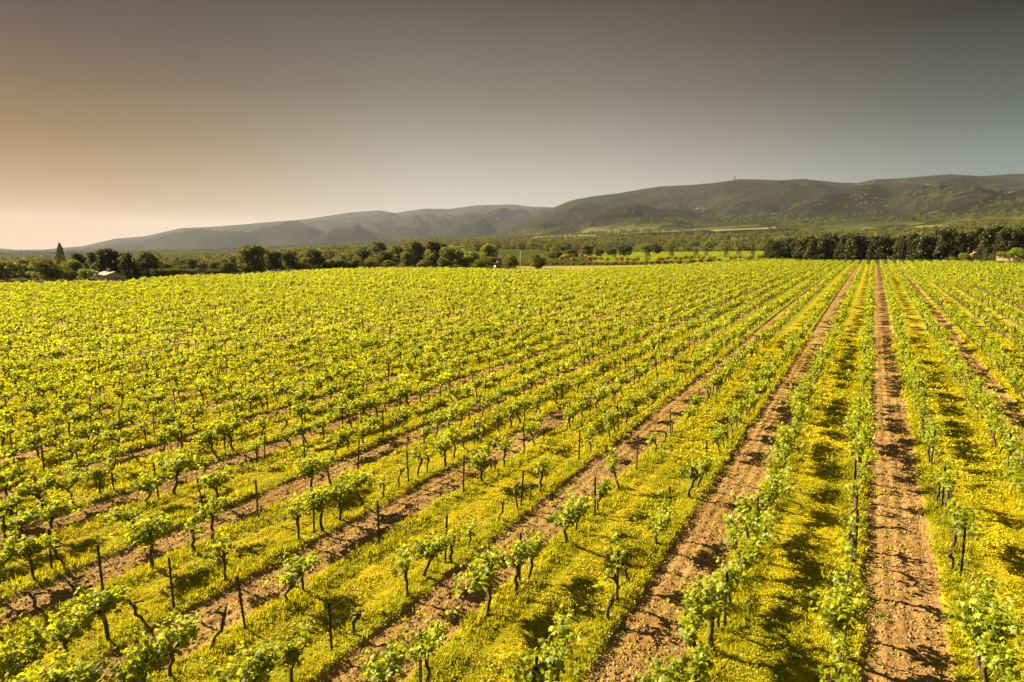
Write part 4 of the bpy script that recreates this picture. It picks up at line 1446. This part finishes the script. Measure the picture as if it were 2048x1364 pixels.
# pergola wall between the two houses on the right
pa, pb = at(1991, 521.5), at(2026, 521.5)
mid_, dv = (pa + pb) / 2, pb - pa
r = empty('garden_wall', tuple(mid_ - np.array([0, 0, 0.2])), math.atan2(dv[1], dv[0]))
tag(r, 'long stone garden wall topped with yellow green climbing leaves', 'wall')
ln = np.linalg.norm(dv[:2])
g = Geo().box((-ln / 2, 0, 0), (ln / 2, 0.5, 13 * m4))
obj('wall', g.mesh('wall', M_STONE), r)
g = Geo()
rs = np.random.default_rng(8)
P = np.stack([rs.uniform(-ln / 2, ln / 2, 900), rs.uniform(-.9, .9, 900), 12.5 * m4 + rs.normal(0.3, 0.38, 900)], -1)
leaves_geo(g, P, rs.uniform(.18, .4, 900), rs, 'simple', 0.4)
obj('climbing_leaves', g.mesh('climbing_leaves', M_BRIGHT), r)
# white gate pillar in the windbreak
p5 = at(1776, 520)
m5 = px_size(p5)
g = Geo().box((-1.4 * m5, -.4, -.2), (1.4 * m5, .4, 8.5 * m5))
r = obj('gate_pillar', g.mesh('gate_pillar', M_WHITE), None, tuple(p5 - np.array([0, 1.0, 0])))
tag(r, 'small white pillar at the foot of the windbreak', 'pillar')
g = Geo().box((-1.8 * m5, -.55, 8.5 * m5), (1.8 * m5, .55, 9.1 * m5))
obj('cap', g.mesh('cap', M_ROOFP), r)


def utility_pole(px_, base, top, label, mat, rad=0.14, arm=True):
    p = at(px_, base); m = px_size(p)
    h = (base - top) * m
    r = empty('utility_pole', tuple(p), math.atan2(-p[0], p[1]))
    tag(r, label, 'pole')
    obj('shaft', Geo().tube([(0, 0, -.3), (0, 0, h * .5), (0, 0, h)], [rad * 1.2, rad, rad * .75], 8).mesh('shaft', mat, True), r)
    if arm:
        obj('crossarm', Geo().box((-0.8, -rad - .1, h - .6), (0.8, -rad + .02, h - .45)).mesh('crossarm', mat), r)
        for x in (-.65, 0.65):
            obj('insulator', Geo().tube([(x, -rad - .04, h - .45), (x, -rad - .04, h - .25)], [.06, .05], 6).mesh('insulator', M_GLASSD), r)


utility_pole(672, 537, 504, 'grey utility pole standing in front of the edge trees', M_POLE, 0.17)
utility_pole(1041, 532, 503, 'pale thin pole right of the red roofed house', M_WHITE, 0.13)
utility_pole(1164, 522, 501, 'dark utility pole among the broom shrubs', M_POLE, 0.2)

# lookout tower on the ridge
d = ray(1469, 361)
hn = math.hypot(d[0], d[1])
q = np.array([d[0] / hn * 4690, d[1] / hn * 4690, 0]); q[2] = float(far_z(q[0:1], q[1:2])[0])
mq = px_size(q)
r = empty('radio_tower', tuple(q - np.array([0, 0, 3])), 0)
tag(r, 'small dark tower on the crest of the right hill', 'tower')
obj('shaft', Geo().tube([(0, 0, 0), (0, 0, 20), (0, 0, 27)], [4.6, 4.0, 3.6], 10).mesh('shaft', M_POLE), r)
obj('platform', Geo().tube([(0, 0, 22), (0, 0, 24.5), (0, 0, 26)], [6.6, 6.8, 6.0], 10).mesh('platform', M_POLE), r)
obj('antenna', Geo().tube([(0, 0, 27), (0, 0, 33)], [1.2, .8], 6).mesh('antenna', M_POLE), r)

# ------------------------------------------------------------------ haze
def build_haze():
    g = Geo().box((-13000, -3000, -40), (13000, 13200, 560))
    m, t = mat_new('haze_air')
    out = t.n('ShaderNodeOutputMaterial')
    v = t.n('ShaderNodeVolumePrincipled')
    v.inputs['Color'].default_value = (0.56, 0.62, 0.82, 1)
    v.inputs['Density'].default_value = HAZE
    v.inputs['Anisotropy'].default_value = 0.2
    t.link(v.outputs[0], out.inputs['Volume'])
    tag(obj('haze', g.mesh('haze', m)), 'pale evening haze filling the valley', 'haze', kind='stuff')


HAZE = 2.5e-5
build_haze()
